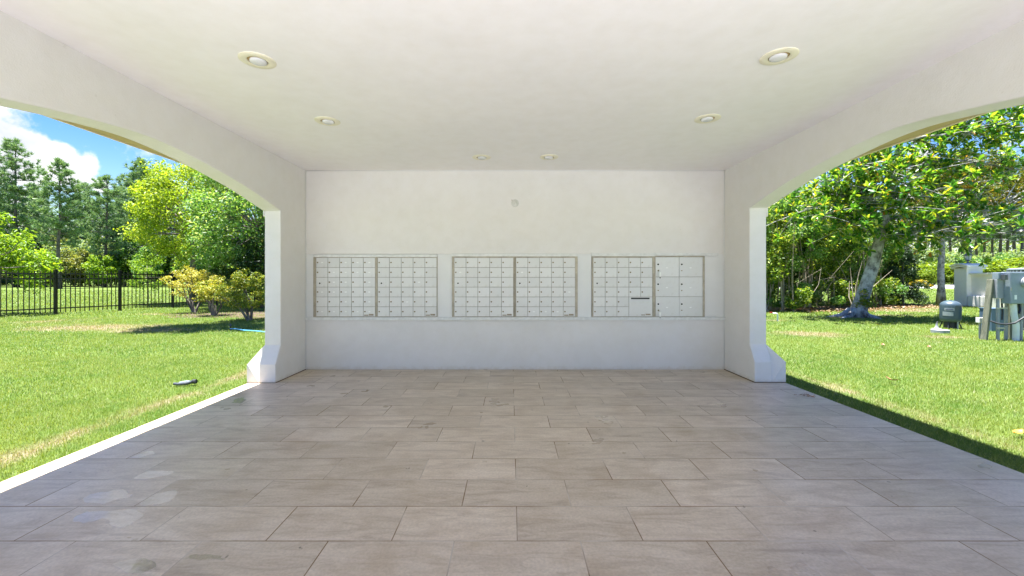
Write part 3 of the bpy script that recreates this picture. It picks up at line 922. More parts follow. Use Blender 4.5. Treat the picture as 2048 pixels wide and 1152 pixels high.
def pine_mesh(seed, H, bare, spread, dense, needle, nl=.42, top_flat=.6):
    rs = np.random.RandomState(seed)
    b = MB()
    ts = np.linspace(0, 1, 9)
    wob = np.cumsum(rs.normal(size=(9, 2)) * .06, 0)
    pts = [Vector((wob[i, 0], wob[i, 1], H * t)) for i, t in enumerate(ts)]
    r0 = .011 * H + .06
    b.tube(pts, [r0 * (1 - .85 * t) + .01 for t in ts], 8)
    def trunk_at(z):
        return Vector((np.interp(z, ts * H, wob[:, 0]), np.interp(z, ts * H, wob[:, 1]), z))
    tips = []
    z = H * bare
    while z < H * .985:
        q = (z / H - bare) / (1 - bare)
        reach = spread * (.55 + .6 * q) * (1 - q ** 2.6) + .35
        for kk in range(rs.randint(2, 5)):
            a = rs.uniform(0, 2 * math.pi)
            ln = reach * rs.uniform(.55, 1.1)
            s = trunk_at(z)
            rise = rs.uniform(-.05, .35) + .35 * q
            e = s + Vector((math.cos(a) * ln, math.sin(a) * ln, ln * rise))
            m_ = s.lerp(e, .55) + Vector((0, 0, -.10 * ln))
            b.tube([s, m_, e], [.05 * (1 - .6 * q) + .015, .03, .012], 5, False)
            nsub = max(3, int(ln * 3.0))
            for _ in range(nsub):
                w = rs.uniform(.42, 1.03)
                p0 = m_.lerp(e, (w - .45) / .55) if w > .45 else s.lerp(m_, w / .55)
                o = Vector((rs.normal() * .28, rs.normal() * .28, abs(rs.normal()) * .22 + .05)) * (.6 + .35 * ln / max(spread, .1))
                tips.append(((p0 + o), (o + (e - s).normalized() * .4 + Vector((0, 0, .5)))))
        z += rs.uniform(.28, .6) * H / 22
    for _ in range(5):
        tips.append((trunk_at(H) + Vector((rs.normal() * .15, rs.normal() * .15, rs.uniform(-.1, .3))), Vector((0, 0, 1))))
    tm = b.mesh('trunk', M['pinebark'], smooth=True)
    n = dense
    C = np.array([t[0] for t in tips]); D = unit(np.array([t[1] for t in tips]))
    C = np.repeat(C, n, 0); D = np.repeat(D, n, 0)
    dirs = unit(D * .75 + rs.normal(size=C.shape) * .62)
    ln = nl * rs.uniform(.65, 1.2, len(C))[:, None]
    side = unit(np.cross(dirs, rs.normal(size=C.shape)))
    wv = .034 * nl / .42
    v = np.stack([C - side * wv, C + side * wv, C + dirs * ln], 1).reshape(-1, 3)
    f = np.arange(len(C) * 3).reshape(-1, 3)
    cm = np_mesh('crown', v, f, needle)
    return tm, cm
ORD = ['first', 'second', 'third', 'fourth', 'fifth', 'sixth', 'seventh', 'eighth', 'ninth', 'tenth', 'eleventh', 'twelfth', 'thirteenth', 'fourteenth', 'fifteenth', 'sixteenth', 'seventeenth', 'eighteenth', 'nineteenth', 'twentieth']

# ------------------------------------------------------------------ far left: pines, undergrowth, wood
PL = [pine_mesh(11, 22, .36, 4.0, 26, M['needle'], .62), pine_mesh(12, 19, .34, 3.5, 26, M['needle'], .62), pine_mesh(13, 18, .26, 3.6, 24, M['needle'], .62), pine_mesh(14, 20, .38, 3.3, 24, M['needle'], .62)]
PH = [22, 19, 18, 20]
left_pines = [(-40, 330, 70, 2), (36, 284, 62, 0), (72, 395, 72, 1), (121, 326, 52, 1), (163, 392, 70, 3), (212, 356, 60, 2), (246, 400, 72, 0), (283, 322, 66, 3), (330, 372, 74, 1), (-20, 372, 78, 3), (8, 405, 80, 1), (58, 372, 80, 2), (92, 412, 84, 0), (142, 418, 82, 3), (178, 372, 84, 1), (232, 378, 82, 0), (262, 352, 78, 2), (196, 420, 74, 1), (306, 345, 80, 0)]
left_pines.sort(key=lambda q: q[0])
for i, (px, py, d, k) in enumerate(left_pines):
    x = (px - CX) / F * d
    h = CH + (CY - py) / F * d - GZ
    extra = {36: 'tallest pine, rising against the white cloud at the far left', 121: 'pine with the longest bare trunk showing above the black fence',
             212: 'pine in the gap left of the big yellow green tree', 283: 'pine peeking above the yellow green tree by the left arch'}
    u = empty('pine_tree', extra.get(px, '%s pine counted from the left in the far tree line' % ORD[i]), 'pine tree', (x, d, GZ), 'pines beyond the lawn on the left', rz=i * 1.7)
    s = h / PH[k]
    for nm, me in zip(('trunk', 'crown'), PL[k]):
        o = link(nm, me, u); o.scale = (s, s, s)

def bush_mesh(seed, r, h, k, per, L, Wd, leafm, r0=.5, r1=.95):
    rs = np.random.RandomState(seed)
    cl = clumps(rs, (0, 0, h * .5), (r * .8, r * .8, h * .46), k, r0, r1, .3, -.95)
    v, f = leaf_cloud(rs, cl, per, L, Wd)
    cm = np_mesh('crown', v, f, leafm)
    b = MB()
    for j in range(5):
        a = rs.uniform(0, 6.28); c = cl[rs.randint(len(cl))][0]
        b.tube([(math.cos(a) * .1, math.sin(a) * .1, 0), (c[0] * .5 + rs.normal() * .1, c[1] * .5, c[2] * .5), tuple(c)], [.05, .035, .012], 5, False)
    return b.mesh('stems', M['bark'], smooth=True), cm
UB = [bush_mesh(21, 2.6, 5, 44, 90, .30, .16, M['leaf_olive']), bush_mesh(22, 2.6, 5, 44, 90, .30, .16, M['leaf_pale']),
      bush_mesh(23, 2.6, 5, 44, 90, .30, .16, M['leaf_lime']), bush_mesh(24, 2.6, 5, 44, 90, .30, .16, M['leaf_dark']), bush_mesh(25, 2.6, 5, 44, 90, .30, .16, M['leaf_green'])]
UN = ['olive', 'pale green', 'lime green', 'dark green', 'mid green']
ub = [(-60, 66, 7.5, 4), (-5, 64, 6.2, 0), (28, 60, 7.2, 3), (62, 63, 5.0, 0), (92, 60, 6.5, 1), (118, 66, 8.0, 0), (150, 62, 5.6, 0), (182, 65, 8.0, 1), (205, 58, 4.6, 2),
      (222, 60, 5.4, 2), (250, 66, 8.5, 4), (282, 63, 6.4, 3), (312, 60, 6.0, 4), (345, 62, 8.0, 3), (385, 60, 7.0, 4), (430, 62, 7.5, 3), (480, 60, 7.5, 4), (520, 62, 7.5, 3)]
for i, (px, d, h, k) in enumerate(ub):
    u = empty('bush', '%s bush, %s, %s from the left at the far lawn edge' % ('tall' if h > 6.6 else 'low', UN[k], ORD[i]), 'bush', ((px - CX) / F * d, d, GZ), 'bushes at the far edge of the left lawn', rz=i * 2.3)
    for nm, me in zip(('stems', 'crown'), UB[k]):
        o = link(nm, me, u); o.scale = (h / 5 * .95, h / 5 * .95, h / 5)

def wood_mass(name, x0, x1, y0, y1, h0, h1, k, per, L, leafm, seed):
    rs = np.random.RandomState(seed)
    cl = []
    for _ in range(k):
        x = rs.uniform(x0, x1); y = rs.uniform(y0, y1)
        top = rs.uniform(h0, h1)
        cl.append((np.array([x, y, rs.uniform(.3, 1) ** .7 * top]), rs.uniform(1.2, 2.2)))
    v, f = leaf_cloud(rs, cl, per, L, L * .5)
    o = link(name, np_mesh(name, v, f, leafm))
    o['kind'] = 'stuff'
    return o
wood_mass('woodland', -125, -30, 74, 92, 5, 12, 520, 60, .55, M['leaf_pale'], 5)
wood_mass('undergrowth', -110, -28, 67.5, 72, 1.5, 4, 300, 50, .4, M['leaf_dark'], 6)

# ------------------------------------------------------------------ left middle distance
tree('broadleaf_tree', 'yellow green broadleaf tree left of the darker green tree', 'tree', (-15.9, 21.2), 7, (0, 0, 4.2), (2.55, 2.4, 3.0), 130, .38, .75, 210, .125, .065, M['leaf_yellow'], M['bark'], 31, 'trees behind the yellow shrubs', .14, 5.2, 2, lo=.6)
tree('broadleaf_tree', 'deep green broadleaf tree half hidden by the left pier', 'tree', (-11.0, 18.6), 6.6, (0, 0, 3.85), (2.45, 2.6, 2.75), 150, .42, .8, 230, .125, .062, M['leaf_green'], M['bark'], 32, 'trees behind the yellow shrubs', .12, 5.0, 2, lo=.62)
tree('added_shade_tree', 'unseen tall tree added behind the left pier to shade the grass', 'tree', (-7.45, 13.4), 8, (-1.35, -1.9, 7.0), (1.6, 1.4, .85), 52, .4, .7, 170, .13, .07, M['leaf_green'], M['bark'], 36, None, .11, 5.6, 2, lean=(-.3, 0))  # added out of view; crown placed to throw shade on the lawn
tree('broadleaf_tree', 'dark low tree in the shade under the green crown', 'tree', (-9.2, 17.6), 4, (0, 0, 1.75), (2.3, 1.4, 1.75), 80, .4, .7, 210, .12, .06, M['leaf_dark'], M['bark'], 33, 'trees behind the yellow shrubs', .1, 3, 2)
tree('broadleaf_tree', 'lime green broadleaf tree at the left edge, behind the fence', 'tree', (-18.1, 14.6), 3.6, (0, 0, 2.05), (1.7, 1.5, 1.75), 55, .25, .48, 95, .13, .07, M['leaf_lime'], M['bark'], 34, None, .06, 2.6, 2)
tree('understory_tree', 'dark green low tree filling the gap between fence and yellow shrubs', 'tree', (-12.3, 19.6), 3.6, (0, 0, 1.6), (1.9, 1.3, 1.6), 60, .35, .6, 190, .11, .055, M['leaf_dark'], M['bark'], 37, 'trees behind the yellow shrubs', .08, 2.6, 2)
x, d = ground_at(296, 605)
tree('sapling', 'bright sapling standing alone on the lawn behind the fence', 'sapling', (x, d), 2.6, (0, 0, 1.42), (.78, .7, 1.2), 34, .16, .30, 60, .085, .045, M['leaf_lime'], M['bark'], 35, None, .03, 2.0, 2)

def shrub(label, px, py, w, h, leafm, seed, zc=.62, k=60, per=70):
    x, d = ground_at(px, py)
    rs = np.random.RandomState(seed)
    u = empty('garden_shrub', label, 'shrub', (x, d, GZ), 'yellow shrubs in front of the fence')
    cl = clumps(rs, (0, 0, h * zc), (w / 2 * .86, w / 2 * .8, h * .40), k, .12, .24, .35, -.8)
    b = MB()
    for j in range(7):
        a = j * .9 + rs.uniform(0, .4)
        c = cl[rs.randint(len(cl))][0]
        b.tube([(math.cos(a) * .05, math.sin(a) * .05, 0), (math.cos(a) * .15 + c[0] * .3, math.sin(a) * .15, h * .25), (c[0] * .7, c[1] * .7, c[2] * .75), tuple(c)], [.03, .024, .016, .006], 6, False)
    b.build('stems', M['bark'], u, world=False, smooth=True)
    v, f = leaf_cloud(rs, cl, per, .062, .030, .55, .9)
    link('foliage', np_mesh('foliage', v, f, leafm), u)
shrub('golden shrub with thin open twigs beside a black fence post', 388, 626, 2.1, 1.68, M['leaf_gold'], 41, .64, 66, 60)
shrub('small gold and green shrub between two larger shrubs', 428, 632, 1.2, 1.35, M['leaf_goldgreen'], 42, .6, 44, 70)
shrub('dense green shrub with yellow tips against the left pier', 499, 641, 1.9, 1.7, M['leaf_shrub'], 43, .52, 90, 90)

# bare mulch under the shrubs
def patch(name, cx, cy, rx, ry, seed, m, z=.006, bumpy=.03):
    rs = np.random.RandomState(seed)
    n = 40; rings = 6
    v = [(cx, cy, GZ + z + bumpy)]
    f = []
    ph = rs.uniform(0, 6.28, 4)
    for r in range(1, rings + 1):
        for k in range(n):
            a = 2 * math.pi * k / n
            q = r / rings * (1 + .12 * math.sin(3 * a + ph[0]) + .08 * math.sin(7 * a + ph[1]) + .05 * math.sin(11 * a + ph[2]))
            v.append((cx + rx * q * math.cos(a), cy + ry * q * math.sin(a), GZ + z + (bumpy * (1 - r / rings) * rs.uniform(.3, 1.2) if r < rings else -.004)))
    for k in range(n):
        f.append((0, 1 + k, 1 + (k + 1) % n))
    for r in range(rings - 1):
        for k in range(n):
            a = 1 + r * n + k; b_ = 1 + r * n + (k + 1) % n
            f.append((a, a + n, b_ + n, b_))
    return structure(MB().add(v, f).build(name, m))
patch('mulch_bed', -9.0, 15.4, 3.0, 1.9, 3, M['soil'])

# fence: square posts every 1.83 m, flat-topped pickets run above the top rail
fence_pts = [(-18.55, 10.2), (-17.78, 11.85), (-17.01, 13.48), (-16.24, 15.12), (-15.46, 16.76), (-14.68, 18.4), (-13.9, 20.05), (-13.12, 21.7), (-12.34, 23.3)]
fu = empty('metal_fence', 'black metal picket fence with square posts along the left lawn', 'fence', (*fence_pts[3], GZ))
FH = 1.59
for (x, y) in fence_pts:
    b = MB().box(x - .040, x + .040, y - .040, y + .040, GZ - .1, GZ + FH).box(x - .046, x + .046, y - .046, y + .046, GZ + FH + .0005, GZ + FH + .02)
    b.build('post', M['fence'], fu, bevel=.004)
for (x0, y0), (x1, y1) in zip(fence_pts, fence_pts[1:]):
    a = Vector((x0, y0, 0)); c = Vector((x1, y1, 0)); t = (c - a).normalized(); nrm = Vector((-t.y, t.x, 0))
    b = MB()
    def bar(p, q, hw, z0, z1):
        vs = [p + nrm * hw, q + nrm * hw, q - nrm * hw, p - nrm * hw]
        b.add([(v.x, v.y, z0) for v in vs] + [(v.x, v.y, z1) for v in vs], [(0, 1, 2, 3), (7, 6, 5, 4), (0, 4, 5, 1), (1, 5, 6, 2), (2, 6, 7, 3), (3, 7, 4, 0)])
    for z in (.20, 1.26, 1.43):
        bar(a + t * .041, c - t * .041, .016, GZ + z, GZ + z + .042)
    L = (c - a).length
    npk = 14
    for k in range(1, npk):
        p = a + t * (L * k / npk)
        bar(p - t * .0115, p + t * .0115, .0115, GZ + .07, GZ + 1.55)
    b.build('panel', M['fence'], fu)

# sprinkler with its blue hose, and a loose fitting on the grass
x, d = ground_at(461, 660)
u = empty('lawn_sprinkler', 'small black sprinkler head on a stake by a blue hose', 'sprinkler', (x, d, GZ))
MB().tube([(0, 0, 0), (0, 0, .10)], .018, 10).build('stake', M['rubber'], u, world=False, smooth='angle')
MB().lathe([(.026, .10), (.026, .125), (.015, .135), (.015, .165), (0, .168)], seg=16).build('head', M['pipegrey'], u, world=False, smooth='angle')
x2, d2 = ground_at(545, 669)
hp = [(x + .02, d - .04, GZ + .035), (x + .25, d - .18, GZ + .05), (x + .6, d - .42, GZ + .045), (x + .95, d - .55, GZ + .045), (x2, d2, GZ + .04), (x2 + .8, d2 + .15, GZ + .03)]
hs_ = []
for a, c in zip(hp, hp[1:]):
    hs_ += [tuple(Vector(a).lerp(Vector(c), t)) for t in (0, .5)]
tag(MB().tube(hs_ + [hp[-1]], .014, 8).build('garden_hose', M['bluehose'], smooth='angle'), 'light blue garden hose lying in the shaded grass by the sprinkler', 'hose')
x, d = ground_at(370, 772)
u = empty('pipe_fitting', 'black bent pipe fitting lying on the left lawn near the slab', 'pipe fitting', (x, d, GZ))
MB().tube([(-.11, -.03, .035), (-.05, -.035, .03), (.03, -.01, .035), (.09, .02, .05), (.115, .0, .055)], [.016, .018, .019, .02, .02], 10).build('pipe', M['pipegrey'], u, world=False, smooth='angle')
MB().tube([(-.09, .03, .03), (.0, .035, .045), (.10, .03, .035)], [.013, .015, .013], 10).build('elbow', M['boxgrey'], u, world=False, smooth='angle')
MB().lathe([(.026, -.02), (.026, .02)], (.115, 0, .055), 14, 'x').build('collar', M['rubber'], u, world=False)

# ------------------------------------------------------------------ right: thicket, magnolia, cedar
th = [((9.6, 17.2), 4.6, 1.7, 'leaf_thicket'), ((11.2, 18.0), 5.6, 1.9, 'leaf_green'), ((12.9, 18.9), 5.8, 2.0, 'leaf_thicket'), ((14.6, 19.6), 5.2, 1.9, 'leaf_thicket'),
      ((16.2, 20.4), 5.2, 1.9, 'leaf_green'), ((17.8, 21.2), 4.6, 1.8, 'leaf_thicket')]
for i, ((x, y), h, r, lm) in enumerate(th):
    rs = np.random.RandomState(60 + i)
    u = empty('thicket_tree', 'leafy thicket tree on the right, %s counted outward from the pier' % ORD[i], 'tree', (x, y, GZ), 'front trees of the thicket on the right')
    cl = clumps(rs, (0, 0, h * .58), (r * .9, r * .8, h * .44), 70, .28, .55, .5, -.8)
    # skirt: thinner low growth
    cl += [(np.array([rs.uniform(-r, r), rs.uniform(-r * .9, .4), rs.uniform(.15, 1.2)]), rs.uniform(.2, .4)) for _ in range(16)]
    b = MB()
    for j in range(9):
        xx = rs.uniform(-r, r) * .8; yy = rs.uniform(-1.0, .6)
        b.tube([(xx, yy, 0), (xx + rs.normal() * .12, yy + rs.normal() * .1, h * .3), (xx + rs.normal() * .3, yy + rs.normal() * .2, h * .75)], [.035 * rs.uniform(.5, 1.5), .025, .01], 6, False)
    for j in range(10):
        xx = rs.uniform(-r, r); yy = rs.uniform(-1.2, 0)
        b.tube([(xx, yy, rs.uniform(0, .6)), (xx + rs.normal() * .3, yy + rs.normal() * .2, rs.uniform(.7, 1.4)), (xx + rs.normal() * .6, yy, rs.uniform(1, 2.4))], [.014, .010, .004], 5, False)
    b.build('stems', M['twig'], u, world=False, smooth=True)
    v, f = leaf_cloud(rs, cl, 190, .115, .06)
    link('crown', np_mesh('crown', v, f, M[lm]), u)
for i, ((x, y), h, r) in enumerate([((10.5, 20.2), 5.2, 2.2), ((13.6, 21.3), 5.6, 2.4), ((16.6, 22.8), 5.4, 2.4)]):
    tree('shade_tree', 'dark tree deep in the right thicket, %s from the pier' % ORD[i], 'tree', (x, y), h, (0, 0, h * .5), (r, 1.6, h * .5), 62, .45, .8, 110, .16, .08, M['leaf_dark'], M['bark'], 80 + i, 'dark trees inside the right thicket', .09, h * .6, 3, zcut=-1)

# dead, pale sticks beside the magnolia
rs = np.random.RandomState(7)
b = MB()
bx, by = 12.9, 15.9
for j in range(9):
    e = Vector((rs.normal() * .35 + .25, rs.normal() * .2, rs.uniform(.9, 2.3)))
    b.tube([(0, 0, 0), (e.x * .35 + rs.normal() * .06, e.y * .4, e.z * .5), e], [.022, .015, .005], 6, False)
u = tag(b.build('dead_shrub', M['twig'], world=False, smooth=True), 'bare pale sticks of a dead shrub right behind the leaning trunk', 'dead shrub')
u.location = (bx, by, GZ)

# magnolia: leaning, lichen-covered trunk; large glossy leaves in rosettes
def magnolia():
    rs = np.random.RandomState(9)
    x0, d0 = ground_at(1716, 634)
    u = empty('magnolia_tree', 'leaning magnolia with pale mottled trunk and large glossy leaves', 'tree', (x0, d0, GZ))
    P = [(1712, 634, 14.0), (1722, 604, 14.0), (1731, 575, 14.0), (1746, 530, 14.0), (1758, 482, 13.95), (1768, 440, 13.9), (1780, 392, 13.85), (1790, 335, 13.8), (1800, 286, 13.8), (1822, 250, 13.7), (1840, 215, 13.6)]
    pts = [at(*p) for p in P]; pts[0].z = GZ - .05
    rad = [.28, .205, .18, .17, .15, .135, .12, .10, .08, .05, .03]
    b = MB().tube(pts, rad, 14)
    # root flare
    for a in (-2.6, -1.2, .2, 2.9):
        b.tube([pts[0] + Vector((math.cos(a) * .15, math.sin(a) * .15, .28)), pts[0] + Vector((math.cos(a) * .42, math.sin(a) * .35, .11)), pts[0] + Vector((math.cos(a) * .95, math.sin(a) * .7, .03))], [.12, .085, .02], 7)
    tips = []
    limbs_ = [(5, (1690, 405, 13.4)), (5, (1640, 430, 13.2)), (5, (1930, 445, 12.6)), (6, (1660, 360, 13.0)), (6, (1880, 395, 12.6)), (6, (1980, 380, 12.8)), (7, (1720, 330, 12.8)), (7, (1860, 330, 13.4)),
              (7, (1950, 320, 12.6)), (7, (2040, 340, 13.0)), (8, (1740, 290, 14.0)), (8, (1870, 290, 14.6)), (8, (1940, 270, 13.2)), (9, (1900, 240, 13.4)), (9, (1990, 255, 13.6)), (9, (2080, 270, 13)),
              (10, (1950, 200, 13.8)), (4, (1970, 462, 12.4)), (5, (2060, 420, 13.2)), (4, (1700, 445, 12.8)), (6, (1800, 420, 12.4)), (7, (1810, 370, 12.6)), (8, (2020, 300, 14.4)), (10, (2050, 225, 13.2)), (6, (1610, 395, 14)), (4, (1880, 462, 12.3)), (4, (1930, 476, 12.6)), (8, (1680, 330, 14.2)), (6, (1600, 425, 13.6)), (6, (1650, 390, 13.9)), (7, (1630, 360, 14.0)), (5, (1700, 455, 13.2)), (7, (1690, 375, 14.2)), (8, (1720, 305, 13.2)), (6, (1740, 400, 13.0))]
    for k, e in limbs_:
        s = pts[k]; e = at(*e)
        ln = (e - s).length
        mid = s.lerp(e, .5) + Vector((rs.normal() * .15, rs.normal() * .2, .12 * ln * rs.uniform(-.3, .9)))
        b.tube([s, s.lerp(mid, .5) + Vector((0, 0, .04 * ln)), mid, mid.lerp(e, .5), e], [rad[k] * .36 + .015, .042, .033, .022, .012], 7, False)
        nt_ = int(11 + ln * 11.5)
        for _ in range(nt_):
            w = rs.uniform(.30, 1.08)
            p0 = s.lerp(mid, min(1, w * 2)) if w < .5 else mid.lerp(e, (w - .5) * 2)
            o = Vector((rs.normal() * .52, rs.normal() * .55, rs.normal() * .30))
            q = p0 + o
            if rs.uniform() < .6:
                b.tube([p0, p0.lerp(q, .5) + Vector((0, 0, .03)), q], [.012, .009, .006], 4, False)
            tips.append((q, (o.normalized() * .6 + Vector((0, 0, .55))).normalized()))
    b.build('trunk', M['magbark'], u, smooth=True)
    C, D = [], []
    for q, dr in tips:
        for _ in range(rs.randint(10, 17)):
            C.append(q); D.append(dr)
    C = np.array([tuple(c) for c in C]); D = np.array([tuple(c) for c in D])
    t = unit(D * .45 + rs.normal(size=C.shape) * .6 + np.array([0, 0, .05]))
    L = .195
    cen = C + t * L * .55
    nrm = unit(np.array([0, 0, .9]) + D * .4 + rs.normal(size=C.shape) * .35)
    # five-point leaf: base, two shoulders, tip, folded on the midrib
    n = len(C)
    nn = unit(nrm - t * np.sum(nrm * t, 1, keepdims=True)); bb = np.cross(nn, t)
    Ls = (L * rs.uniform(.7, 1.25, n))[:, None]; Ws = Ls * rs.uniform(.34, .44, n)[:, None]
    sag = nn * Ls * .10
    base = cen - t * Ls * .5; tip = cen + t * Ls * .5 - sag
    l1 = cen - t * Ls * .15 + bb * Ws * .42 + nn * Ws * .12; l2 = cen + t * Ls * .2 + bb * Ws * .42 + nn * Ws * .10 - sag * .2
    r1 = cen - t * Ls * .15 - bb * Ws * .42 + nn * Ws * .12; r2 = cen + t * Ls * .2 - bb * Ws * .42 + nn * Ws * .10 - sag * .2
    m1 = cen + t * Ls * .02
    v = np.stack([base, l1, l2, tip, r2, r1, m1], 1).reshape(-1, 3)
    i = np.arange(n) * 7
    f = np.concatenate([np.stack([i + a, i + b_, i + 6], 1) for a, b_ in ((0, 1), (1, 2), (2, 3), (3, 4), (4, 5), (5, 0))], 0)
    me = np_mesh('crown', v, f, M['leaf_magnolia'])
    link('crown', me, u, world=True)
magnolia()
# fern-like tuft at the foot of the trunk
rs = np.random.RandomState(3)
x0, d0 = ground_at(1712, 634)
cl = [(np.array([x0 + .05 + rs.normal() * .14, d0 - .33 + rs.normal() * .06, GZ + .35 + abs(rs.normal()) * .22]), .13) for _ in range(14)]
v, f = leaf_cloud(rs, cl, 26, .10, .045)
tag(link('ivy', np_mesh('ivy', v, f, M['leaf_shrub'])), 'leafy green tuft growing at the foot of the mottled trunk', 'ivy')

# second, slimmer tree behind
x0, d0 = ground_at(1882, 612)
tree('oak_tree', 'slim straight tree with rough grey trunk left of the stone pillar', 'tree', (x0, d0), 8, (2.2, .6, 5.3), (4.6, 2.2, 1.9), 130, .3, .6, 150, .14, .07, M['leaf_oak'], M['magbark'], 91, None, .15, 5.2, 2)
# cedar
def cedar(px, py, h, r, label, seed):
    rs = np.random.RandomState(seed)
    x0, d0 = ground_at(px, py)
    u = empty('cedar_tree', label, 'tree', (x0, d0, GZ))
    MB().tube([(0, 0, 0), (0, 0, h * .9)], [.06, .015], 7).build('trunk', M['bark'], u, world=False)
    cl = []
    for _ in range(120):
        z = rs.uniform(.12, 1) * h
        q = z / h
        rr = r * (1 - q ** 1.6) * rs.uniform(.3, 1.15) + .08
        a = rs.uniform(0, 6.28)
        cl.append((np.array([math.cos(a) * rr, math.sin(a) * rr, z]), .16 + .1 * (1 - q)))
    v, f = leaf_cloud(rs, cl, 75, .12, .028, 1.0, .4)
    link('crown', np_mesh('crown', v, f, M['cedar']), u)
cedar(1806, 612, 2.75, .85, 'dark feathery cedar between the leaning trunk and the road', 92)

# ------------------------------------------------------------------ far right: hedge, pines, wood beyond the road
UR = [bush_mesh(51, 2.6, 3.4, 44, 80, .30, .16, M['leaf_bright']), bush_mesh(52, 2.6, 4.2, 44, 80, .32, .16, M['leaf_pale']), bush_mesh(53, 2.6, 4.2, 44, 80, .32, .16, M['leaf_green'])]
URN = ['bright green', 'pale green', 'mid green']
rb = [(1790, 82, 4.2, 0), (1832, 80, 3.6, 0), (1868, 81, 4.4, 0), (1905, 80, 4.0, 0), (1944, 82, 4.2, 0), (1985, 80, 4.4, 0), (2024, 82, 5.0, 0), (2064, 80, 5.6, 0), (2110, 82, 5.0, 0),
      (1775, 92, 8.0, 2), (1815, 95, 8.5, 1), (1852, 92, 8.2, 1), (1890, 94, 7.5, 1), (1925, 92, 6.8, 2), (1962, 94, 7.2, 1), (2000, 92, 6.8, 2), (2040, 94, 8.0, 1), (2085, 92, 8.0, 2)]
for i, (px, d, h, k) in enumerate(rb):
    row = 'front' if i < 9 else 'back'
    j = i if i < 9 else i - 9
    u = empty('roadside_bush', '%s bush beyond the road, %s from the left in the %s row' % (URN[k], ORD[j], row), 'bush', ((px - CX) / F * d, d, GZ), 'bushes beyond the road', rz=i * 1.9)
    bh = 3.4 if k == 0 else 4.2
    for nm, me in zip(('stems', 'crown'), UR[k]):
        o = link(nm, me, u); o.scale = (h / bh * (1.35 if k == 0 else .9), h / bh * (1.35 if k == 0 else .9), h / bh)
PR = [pine_mesh(61, 24, .40, 2.6, 18, M['needle_far'], .7), pine_mesh(62, 22, .44, 2.4, 18, M['needle_far'], .7), pine_mesh(63, 25, .36, 2.8, 18, M['needle_far'], .7)]
rp = [(1838, 330, 104, 0), (1862, 350, 112, 1), (1886, 345, 100, 2), (1903, 360, 116, 1), (1925, 350, 108, 0), (1941, 300, 98, 2), (1955, 370, 118, 1), (1968, 360, 110, 0), (1984, 372, 120, 1),
      (2001, 330, 104, 2), (2013, 350, 112, 1), (2027, 320, 100, 0), (2044, 340, 96, 2), (2072, 330, 104, 1), (2100, 320, 100, 0)]
for i, (px, py, d, k) in enumerate(rp):
    h = CH + (CY - py) / F * d - GZ
    u = empty('pine_tree', 'slender pine beyond the road, %s from the left in the right wood' % ORD[i], 'pine tree', ((px - CX) / F * d, d, GZ), 'pines beyond the road on the right', rz=i * 2.1)
    s = h / (24, 22, 25)[k]
    for nm, me in zip(('trunk', 'crown'), PR[k]):
        o = link(nm, me, u); o.scale = (s, s, s)
wood_mass('woodland', 80, 220, 122, 145, 6, 19, 640, 45, .9, M['leaf_pale'], 8)
wood_mass('woodland', 142, 175, -10, 112, 5, 14, 420, 40, .9, M['leaf_pale'], 18)
wood_mass('woodland', -150, -118, -10, 74, 5, 14, 340, 40, .9, M['leaf_pale'], 19)
# a yellow-flowering plant by the kerb
rs = np.random.RandomState(15)
x0, d0 = ground_at(1843, 578)
cl = clumps(rs, (0, 0, .55), (1.3, .6, .5), 22, .2, .35)
v, f = leaf_cloud(rs, cl, 30, .22, .14)
o = tag(link('flowering_plant', np_mesh('flowering_plant', v, f, leaf_mat('yellow_bloom', [(0, (.2, .2, .02)), (.5, (.45, .36, .02)), (1, (.6, .5, .03))]))), 'low yellow plant by the road, left of the slim grey trunk', 'plant')
o.location = (x0, d0, GZ)

# ------------------------------------------------------------------ entrance pillar, lantern and wall
px0, py0 = 20.85, 19.40
u = empty('gate_pillar', 'cream stucco pillar with stepped curved cap beside the low wall', 'pillar', (px0 + .36, py0 + .28, GZ))
MB().box(px0, px0 + .74, py0, py0 + .56, GZ - .1, 1.70).build('shaft', M['monument'], u, bevel=.012)
def cap(z, ov, th):
    # curved (segmental) cap edges: a shallow arched slab
    prof = []
    n = 12
    for k in range(n + 1):
        t = k / n
        prof.append((py0 - ov + (.56 + 2 * ov) * t, z + .10 * math.sin(math.pi * t)))
    prof2 = [(y, zz + th + .02) for y, zz in reversed(prof)]
    return prof + prof2
b = MB().prism(cap(1.66, .07, .07), px0 - .07, px0 + .81)
b.build('cap', M['monument'], u, bevel=.008)
MB().prism(cap(1.755, .11, .06), px0 - .11, px0 + .85).build('cap', M['monument'], u, bevel=.008)
lz = 1.935
u = empty('lantern', 'grey post lantern standing on top of the cream pillar', 'lantern', (px0 + .37, py0 + .28, lz))
MB().lathe([(.10, -.02), (.10, .012), (.04, .03), (.028, .06), (.028, .11), (.05, .12), (.09, .15), (.09, .165), (0, .165)], seg=20).build('base', M['lanterngrey'], u, world=False, smooth='angle')
MB().lathe([(.085, .165), (.125, .36), (0, .36)], seg=6).build('glass', M['glass'], u, world=False)
b = MB()
for k in range(6):
    a = 2 * math.pi * k / 6
    b.tube([(.088 * math.cos(a), .088 * math.sin(a), .165), (.129 * math.cos(a), .129 * math.sin(a), .36)], .008, 5)
b.build('bars', M['lanterngrey'], u, world=False)
MB().lathe([(.17, .36), (.17, .375), (.10, .44), (.05, .47), (.025, .49), (.018, .53), (0, .54)], seg=20).build('roof', M['lanterngrey'], u, world=False, smooth='angle')
u = empty('entrance_wall', 'low cream stucco wall with pale coping and projecting base', 'wall', (px0 + .3, 17.0, GZ))
y0w, y1w = 13.0, py0 - .002
MB().box(px0 + .20, px0 + .56, y0w, y1w, GZ - .1, 1.40).build('panel', M['monument'], u, bevel=.008)
